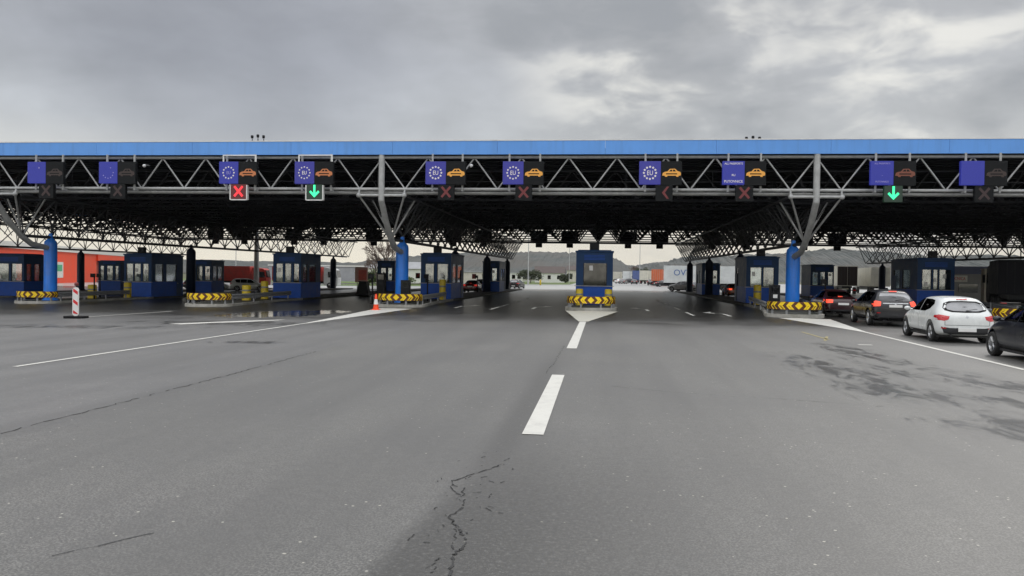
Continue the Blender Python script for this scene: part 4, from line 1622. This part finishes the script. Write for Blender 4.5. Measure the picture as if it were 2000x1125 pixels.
# ------------------------------------------------------------------ lorries and vans
T_WHITE = mat('tarpaulin_white', (.62, .64, .63), .55, var=.08, scale=1, dirt=.25)
T_CREAM = mat('tarpaulin_cream', (.55, .53, .45), .55, var=.08, scale=1, dirt=.25)
T_ORNG = mat('container_orange', lin(190, 95, 55), .5, var=.12, scale=2, dirt=.3)
T_BLUE = mat('container_blue', lin(60, 80, 135), .5, var=.12, scale=2, dirt=.3)
T_RED = mat('tarpaulin_red', lin(200, 60, 50), .5, var=.12, scale=2, dirt=.3)
T_DARK = mat('box_dark', (.006, .006, .008), .65, spec=.15, var=.2, scale=2)
T_BROWN = mat('box_brown', (.012, .005, .004), .6, var=.25, scale=2)
T_BLET = mat('letter_blue', lin(60, 100, 160), .5, var=.1)


def lorry(x, y, hdg, L, W, H, bm_, cm, label, cab=True, letters=None, z=None, bed=1.15, doors=True, dm=None, group='lorries standing beyond the canopy'):
    """x, y: middle of the rear face"""
    z = gz(x) if z is None else z
    t = empty('lorry', (x, y, z), label, 'lorry', group, -R(hdg))
    a = W / 2
    mb = MB()
    mb.box(-a, a, 0, L, bed, H)
    yy = .6
    while yy < L - .3:
        for s in (-1, 1):
            x0, x1 = (a, a + .02) if s > 0 else (-a - .02, -a)
            mb.box(x0, x1, yy, yy + .05, bed + .02, H - .02)
        yy += .8
    bx_ = mb.build('cargo_box', bm_, t)
    if doors:
        mb = MB()
        for s in (-1, 1):
            x0, x1 = (.02, a - .06) if s > 0 else (-a + .06, -.02)
            mb.box(x0, x1, -.03, -.002, bed + .08, H - .1)
        dr = mb.build('rear_door', dm or bm_, bx_)
        for xx in (-a * .6, -a * .25, a * .25, a * .6):
            mb = MB()
            mb.tube((xx, -.05, bed + .1), (xx, -.05, H - .15), .02, 6)
            mb.build('door_bar', GALV if bm_ is not T_DARK and not dm else DARKM, bx_)
    mb = MB()
    mb.box(-a * .5, a * .5, .3, L + (1.2 if cab else 0), bed - .3, bed - .01)
    mb.box(-a, a, -.02, .10, .5, .62)
    mb.build('chassis', DARKM, t)
    for s in (-1, 1):
        mb = MB()
        mb.box(s * a * .72 - .18, s * a * .72 + .18, -.06, -.021, .52, .64)
        mb.build('tail_lamp', TAILG, t)
        ws = [1.4, 2.7, L - 1.2] + ([L + 1.3] if cab else [])
        for wy in ws:
            mb = MB()
            mb.lathe([(0, -.12), (.30, -.13), (.47, -.14), (.5, -.08), (.5, .08), (.47, .14), (.3, .13), (0, .09)], (0, 0, 0), 18, axis='x')
            mb.build('wheel', TYRE, t, loc=(s * (a - .18), wy, .5))
    if cab:
        mb = MB()
        mb.prism([(L + .35, .55), (L + 2.45, .55), (L + 2.5, 1.6), (L + 2.25, 2.9), (L + 1.9, 3.1), (L + .35, 3.2 if H > 3.3 else H)], 'x', -a + .05, a - .05)
        cb = mb.build('cab', cm, t, .05)
        mb = MB()
        for s in (-1, 1):
            x0, x1 = (a - .045, a - .03) if s > 0 else (-a + .03, -a + .045)
            mb.prism([(L + 1.0, 1.75), (L + 2.35, 1.75), (L + 2.15, 2.6), (L + 1.0, 2.6)], 'x', x0, x1)
        mb.build('side_window', AUTOG, cb)
        mb = MB()
        mb.add([(-a + .2, L + 2.5, 1.75), (a - .2, L + 2.5, 1.75), (a - .25, L + 2.3, 2.85), (-a + .25, L + 2.3, 2.85)], [(0, 1, 2, 3)])
        mb.build('windscreen', AUTOG, cb)
        for s in (-1, 1):
            mb = MB()
            mb.box(s * (a + .12) - .09, s * (a + .12) + .09, L + 2.2, L + 2.26, 1.9, 2.5)
            mb.build('mirror', BLACK, cb)
    if letters:
        body, size, m_, zz_ = letters
        text('lettering', body, size, m_, t, (-a - .03, L * .76, zz_), (PI / 2, 0, -PI / 2))
    return t


lorry(26.9, 55.0, 19, 5.2, 2.5, 3.42, T_DARK, T_DARK, 'black box lorry at the right edge behind the rightmost chevron board', group='lorries in the right lanes')
lorry(34.65, 118.0, 10, 8.5, 2.7, 4.0, T_CREAM, T_CREAM, 'lorry with a dark brown rear door between cream panels above the dark red car', dm=T_BROWN, group='lorries in the right lanes')
lorry(39.0, 117.5, 8, 13.0, 2.5, 3.85, T_CREAM, T_WHITE, 'cream ribbed lorry trailer right of the brown rear door', group='lorries in the right lanes')
lorry(47.5, 121.0, 6, 12.0, 2.5, 3.9, T_CREAM, T_WHITE, 'cream lorry trailer hidden behind the wide blue booth', group='lorries in the right lanes')
lorry(28.5, 150.0, 4, 13.5, 2.5, 4.4, T_CREAM, T_WHITE, 'cream trailer seen between the far navy booth and the bright windowed booth', group='lorries in the right lanes')
# the trailers of the lorry park
lorry(21.9, 130, -86, 12.0, 2.5, 3.9, T_WHITE, T_WHITE, 'white lorry trailer with blue letters beyond the right lanes', cab=False, letters=('OVT', 1.35, T_BLET, 2.75))
lorry(13.4, 200, 14, 12.0, 2.5, 4.0, T_ORNG, T_WHITE, 'orange container lorry in the lorry park')
lorry(12.8, 248, 10, 12.0, 2.5, 4.1, T_CREAM, T_WHITE, 'cream container lorry left of the orange container')
lorry(12.2, 290, 8, 12.0, 2.5, 4.4, T_BLUE, T_WHITE, 'blue container lorry in the lorry park')
lorry(9.0, 300, 6, 12.0, 2.5, 4.2, T_WHITE, T_WHITE, 'white lorry left of the blue container')
lorry(5.6, 310, 6, 12.0, 2.5, 4.0, T_CREAM, T_WHITE, 'pale lorry nearest the centre booth in the lorry park')
lorry(-61.0, 116.0, 84, 8.0, 2.5, 3.4, T_RED, T_RED, 'red lorry trailer left of the grey pole, far left')
lorry(-50.0, 118.0, 84, 7.5, 2.5, 3.3, T_RED, T_WHITE, 'red lorry trailer right of the grey pole')
lorry(-63.0, 112.0, 165, 7.0, 2.5, 3.5, T_WHITE, T_WHITE, 'white lorry with its cab facing the checkpoint')

# ------------------------------------------------------------------ buildings beyond
WRED = mat('red_cladding', lin(232, 74, 36), .5, var=.06, scale=.6)
WGRAY = mat('grey_cladding', (.30, .31, .32), .6, var=.1, scale=.6, dirt=.2)
WCREAM = mat('cream_render', (.52, .49, .42), .8, var=.1, scale=.8, dirt=.3)
WLILAC = mat('dull_blue_band', lin(100, 108, 140), .6, var=.08, scale=1)
SIGNW = mat('poster_white', (.66, .66, .62), .5, var=.05)
SIGNG = mat('poster_green', lin(70, 165, 120), .5, var=.08)
SIGNR = mat('poster_red', lin(200, 60, 60), .5, var=.08)
TILE = mat('roof_tile', (.09, .07, .065), .8, var=.2, scale=3)

p0, p1 = Vector((-82.8, 84.4)), Vector((-112.9, 180.0))
dv = (p1 - p0)
LW = dv.length
t = empty('warehouse', (p0.x, p0.y, -.72), 'long orange red warehouse with a white roof edge at the left', 'warehouse', rz=math.atan2(dv.y, dv.x))
mb = MB()
yd = 30   # local +y points left of travel: away from the road
DX = LW * .765
mb.box(0, DX, 0, yd, 0, 5.8)
mb.box(DX + .01, LW - 1, 5.0, yd, 0, 5.8)
mb.build('wall', WRED, t)
mb = MB()
mb.box(DX + .01, LW, -.3, 4.99, 4.4, 5.8)
mb.build('loading_canopy', WRED, t)
mb = MB()
mb.box(-.2, LW + .2, -.4, yd + .2, 5.805, 6.85)
mb.build('roof', SIGNW, t)
mb = MB()
mb.box(52, 57, -.06, -.005, 1.0, 3.9)
sg = mb.build('poster', SIGNW, t)
mb = MB()
mb.box(52.6, 56.4, -.09, -.065, 2.2, 3.4)
mb.build('green_stripe', SIGNG, sg)
for xx in (DX + 4, DX + 12):
    mb = MB()
    mb.box(xx, xx + 3.2, 4.94, 4.995, .05, 3.4)
    mb.build('door', WGRAY, t)

t = empty('toll_office', (33.5, 84.0, .0), 'low grey office with a dull blue band and red lettered sign at the right', 'office')
mb = MB()
mb.box(0, 5.2, 0, 6, 0, 2.75)
mb.build('wall', WGRAY, t)
mb = MB()
mb.box(-.3, 5.5, -.3, 6.3, 2.752, 3.5)
mb.build('roof_band', WLILAC, t)
mb = MB()
mb.box(.1, 2.6, -.10, -.004, 1.95, 2.6)
sg = mb.build('sign', SIGNW, t)
text('lettering', 'MJENJACNICA', .42, SIGNR, sg, (1.35, -.11, 2.27), sx=.8)
mb = MB()
mb.box(.5, 1.4, -.05, -.004, .1, 1.85)
mb.build('door', GREYP, t)
mb = MB()
mb.box(1.8, 3.6, -.05, -.004, .9, 1.75)
mb.build('window', AUTOG, t)
t = empty('concrete_pillar', (35.2, 78.0, 0), 'pale concrete pillar left of the black lorry', 'pillar')
mb = MB()
mb.box(-.32, .32, -.32, .32, 0, 3.1)
mb.box(-.38, .38, -.38, .38, 3.1, 3.2)
mb.build('shaft', WCREAM, t, .02)


def house(x, y, w_, d_, h_, rh, wm, rm, label, group='buildings beyond the canopy', z=-.1, nw=3):
    t = empty('house', (x, y, z), label, 'house', group)
    mb = MB()
    mb.box(-w_ / 2, w_ / 2, 0, d_, 0, h_)
    mb.build('wall', wm, t)
    mb = MB()
    e = .4
    if rh > 0:
        mb.prism([(-e, h_), (d_ + e, h_), (d_ / 2, h_ + rh)], 'x', -w_ / 2 - e, w_ / 2 + e)
    else:
        mb.box(-w_ / 2 - .2, w_ / 2 + .2, -.2, d_ + .2, h_ + .002, h_ + .3)
    mb.build('roof', rm, t)
    for i in range(nw):
        mb = MB()
        xx = -w_ / 2 + w_ * (i + .5) / nw
        mb.box(xx - .5, xx + .5, -.04, -.004, 1.1, 2.3)
        mb.build('window', AUTOG, t)
    return t


house(-16.5, 252, 9, 8, 3.0, 2.2, SIGNW, TILE, 'small white house with a tiled roof left of the centre booth')
house(-7.0, 300, 12, 9, 4.4, 1.8, WCREAM, TILE, 'pale rendered house just left of the centre booth', nw=4)
house(-26.5, 240, 5, 4, 2.8, 0, SIGNW, WGRAY, 'white kiosk at the foot of the tall light pole')
house(-31.5, 196, 9.5, 4, 2.7, 0, WCREAM, WGRAY, 'cream cabin beyond the red car')
house(-62, 190, 40, 12, 3.6, 0, WGRAY, SIGNW, 'low grey shed behind the red trailers', nw=6)
house(-45.5, 175, 14, 8, 3.2, 1.6, SIGNW, WGRAY, 'white shed behind the bare tree', nw=3)

t = empty('red_poster_sign', (-33.2, 108, gz(-33)), 'red and pink poster sign on two legs above the black hopper', 'sign')
mb = MB()
mb.box(-.9, .9, -.05, .05, 1.0, 3.1)
sg = mb.build('board', mat('poster_pink', lin(225, 170, 160), .5), t)
mb = MB()
mb.box(-.4, .75, -.07, -.052, 1.3, 2.7)
mb.build('print', mat('poster_coral', lin(230, 110, 100), .5), sg)
for s in (-1, 1):
    mb = MB()
    mb.tube((s * .6, 0.08, 0), (s * .6, .08, 3.0), .05, 6)
    mb.build('leg', GREYP, t)

# poles
for x, y, h, r, lb in ((-51.4, 114.6, 13, .42, 'thick pale grey pole behind the left lanes'), (-16.55, 180, 13, .12, 'tall thin light pole left of the centre booth'), (-8.1, 200, 13, .08, 'slender light pole touching the left edge of the centre booth'),
                       (10.7, 230, 13, .12, 'light pole above the lorry park'), (-71.5, 150, 12, .09, 'thin light pole left of the thick pole'), (-63.0, 150, 12, .09, 'thin light pole just left of the thick grey pole'),
                       (-55.5, 150, 12, .09, 'thin light pole right of the second chevron board'), (44.0, 90, 12, .07, 'thin light pole behind the office at the right')):
    t = empty('light_pole', (x, y, gz(x)), lb, 'pole', 'light poles beyond the canopy')
    mb = MB()
    mb.tube((0, 0, 0), (0, 0, h), r, 10, r2=r * .6)
    mb.build('mast', GALV, t)
    mb = MB()
    mb.box(-.8, .8, -.2, .2, h, h + .2)
    mb.build('lamp_head', GREYP, t)
# yellow posts at the field edge
for i, (x, lb) in enumerate(((-13.6, 'yellow marker post at the field edge left of the centre booth'), (-24.5, 'pale marker post at the far left end of the field edge'), (-16.9, 'pale marker post between the two others at the field edge'))):
    t = empty('marker_post', (x, 178 + i * 3, gz(x)), lb, 'marker post', 'marker posts along the field edge')
    mb = MB()
    mb.lathe([(0, 0), (.2, 0), (.18, 1.1), (.1, 1.2), (0, 1.2)], (0, 0, 0), 10)
    mb.build('shaft', YELP if i == 0 else WHITEP, t)

# fields
for nm, xa, xb, ya, yb, gzv in (('grass', -58, -31, 151, 205, 0), ('grass', -30, -7.5, 190, 330, 0), ('grass', -139, -60, 205, 379, 0)):
    sheet('grass_field', xa, xb, ya, yb, M_GRASS, .03)

# ------------------------------------------------------------------ trees
BARK = mat('bark', (.075, .06, .05), .9, var=.3, scale=6)
TWIG = mat('bare_twigs', (.14, .105, .085), .9, var=.3, scale=4)
LEAFD = mat('dark_leaves', (.035, .045, .02), .8, var=.5, scale=1.5)
LEAFG = mat('green_leaves', (.06, .085, .025), .8, var=.5, scale=1.5)


def bare_tree(x, y, h, label, seed, z=-.3, spread=.5):
    rnd = random.Random(seed)
    t = empty('bare_tree', (x, y, z), label, 'tree', 'bare trees beyond the canopy')
    tr, tw = MB(), MB()

    def grow(p, d, L, r, lv):
        q = p + d * L
        (tr if lv < 3 else tw).tube(p, q, r, 6 if lv < 2 else 3, r2=r * .68, caps=False)
        if lv >= 6:
            return
        for i in range(3 if lv > 0 else 4):
            a = Vector((rnd.gauss(0, 1), rnd.gauss(0, 1), rnd.gauss(.25, .6)))
            nd = (d + a * spread * .62).normalized()
            grow(p.lerp(q, rnd.uniform(.55, 1)), nd, L * rnd.uniform(.62, .85), max(.022, r * .6), lv + 1)
    grow(Vector((0, 0, 0)), Vector((0, 0, 1)), h * .28, h * .022, 0)
    tr.build('trunk', BARK, t, fix=False)
    tw.build('crown', TWIG, t, fix=False)
    return t


def shrub(x, y, w_, h_, m, label, seed, z=-.3, group='bushes and small trees beyond the canopy', trunk=True):
    rnd = random.Random(seed)
    t = empty('leafy_tree', (x, y, z), label, 'tree', group)
    mb = MB()
    lobes = [(rnd.uniform(-.32, .32) * w_, rnd.uniform(-.3, .3) * w_, h_ * rnd.uniform(.35, .75), rnd.uniform(.18, .32) * w_) for _ in range(9)]
    for i in range(1500):
        lx, ly, lz, lr = rnd.choice(lobes)
        d = Vector((rnd.gauss(0, 1), rnd.gauss(0, 1), rnd.gauss(0, 1))).normalized() * lr * rnd.uniform(.55, 1.05)
        c = Vector((lx + d.x, ly + d.y, max(.1, lz + d.z * h_ / w_ * .9)))
        s = rnd.uniform(.10, .24)
        a = Vector((rnd.gauss(0, 1), rnd.gauss(0, 1), rnd.gauss(0, 1))).normalized()
        b = a.orthogonal().normalized()
        mb.add([c + a * s, c + b * s, c - a * s, c - b * s], [(0, 1, 2, 3)])
    mb.build('crown', m, t, fix=False)
    mb = MB()
    mb.tube((0, 0, 0), (0, 0, h_ * .5), .02 * h_ + .05, 7, r2=.05)
    mb.build('trunk', BARK, t)
    return t


bare_tree(-36.0, 130, 10.5, 'bare reddish tree right of the far dark column', 3, z=-.35, spread=.62)
bare_tree(-43.0, 150, 8.0, 'bare tree just behind the far dark column at the left', 9, z=-.45)
bare_tree(13.4, 330, 8, 'small bare tree behind the orange container', 21, z=0)
shrub(-30.5, 215, 8, 3.4, LEAFD, 'dark bush behind the white kiosk', 5)
shrub(-20.4, 230, 7.0, 4.6, LEAFD, 'dark olive tree left of the small white house', 6)
shrub(-10.5, 235, 4, 3.6, LEAFD, 'dark bush between the white house and the pale house', 7)
shrub(-27.0, 190, 2.6, 3.8, LEAFD, 'slim dark tree between the column with the cone and the booth beside it', 8, z=-.25)
shrub(-47.5, 160, 5, 3.4, LEAFG, 'yellowish bush left of the far dark column', 10, z=-.5)
shrub(-41.5, 160, 6, 2.6, LEAFG, 'low green bush left of the red poster sign', 12, z=-.4)
shrub(14.5, 300, 5, 6.0, LEAFD, 'dark tree above the cream container', 14, z=0)

# ------------------------------------------------------------------ wooded hills


def forest_mat(name, a, b):
    m = ground_mat(name, a, b, .05, .95, (.085, .08, .07), .012)
    return m


M_WOOD = forest_mat('leafless_forest', (.052, .062, .060), (.10, .104, .098))


def hill(tops, dist, depth, seed):
    """tops: silhouette read as (u, v) at its true distance; a solid wooded ridge"""
    rnd = random.Random(seed)
    cols = []
    pts = [at(u, v, dist) for u, v in tops]
    n = 900
    x0, x1 = pts[0].x, pts[-1].x
    rows = 12
    mb = MB()
    vs = []
    for i in range(n + 1):
        x = x0 + (x1 - x0) * i / n
        j = max(kk for kk in range(len(pts)) if pts[kk].x <= x + 1e-6)
        j = min(j, len(pts) - 2)
        f = (x - pts[j].x) / (pts[j + 1].x - pts[j].x)
        f = f * f * (3 - 2 * f)
        H_ = pts[j].z * (1 - f) + pts[j + 1].z * f
        for r_ in range(rows + 1):
            g = r_ / rows
            prof = math.sin(min(1, g * 1.6) * PI / 2) if g < .625 else math.cos((g - .625) / .375 * PI / 2)
            bump = noise.noise(Vector((x * .09, g * 9, seed))) * 1.8 + noise.noise(Vector((x * .3, g * 25, seed + 5))) * 2.2 + noise.noise(Vector((x * .7, g * 40, seed + 9))) * 1.2
            z = max(-2, H_ * max(0, prof) + bump * (.25 + .75 * prof))
            vs.append((x, dist - depth * .625 + depth * g, z))
    fs = [(i * (rows + 1) + r_, (i + 1) * (rows + 1) + r_, (i + 1) * (rows + 1) + r_ + 1, i * (rows + 1) + r_ + 1) for i in range(n) for r_ in range(rows)]
    mb.add(vs, fs, 0, False)
    struct('hill', mb, M_WOOD, fix=False)


hill([(-900, 520), (-300, 512), (0, 516), (300, 508), (560, 512), (700, 516), (790, 505), (870, 497), (960, 494), (1060, 493), (1130, 494), (1190, 504), (1235, 522), (1300, 546)], 950, 380, 2)
hill([(1080, 548), (1180, 520), (1230, 519), (1290, 512), (1360, 500), (1430, 503), (1520, 498)], 1500, 300, 5)
hill([(1210, 548), (1260, 531), (1285, 515), (1335, 504), (1400, 501), (1480, 498), (1560, 492), (1620, 489), (1700, 493), (1740, 498), (1800, 503), (1900, 500), (2000, 503), (2200, 508), (2600, 515)], 800, 300, 8)

# ------------------------------------------------------------------ damp air
mh = bpy.data.materials.new('damp_air')
mh.use_nodes = True
th = mh.node_tree
th.nodes.remove(th.nodes['Principled BSDF'])
pv = th.nodes.new('ShaderNodeVolumePrincipled')
pv.inputs['Color'].default_value = (.86, .89, .93, 1)
pv.inputs['Density'].default_value = .00006
th.links.new(pv.outputs[0], th.nodes['Material Output'].inputs['Volume'])
mb = MB()
mb.box(-1600, 2200, -320, 1900, -3.5, 75)
hz = tag(mb.build('haze', mh), kind='stuff')
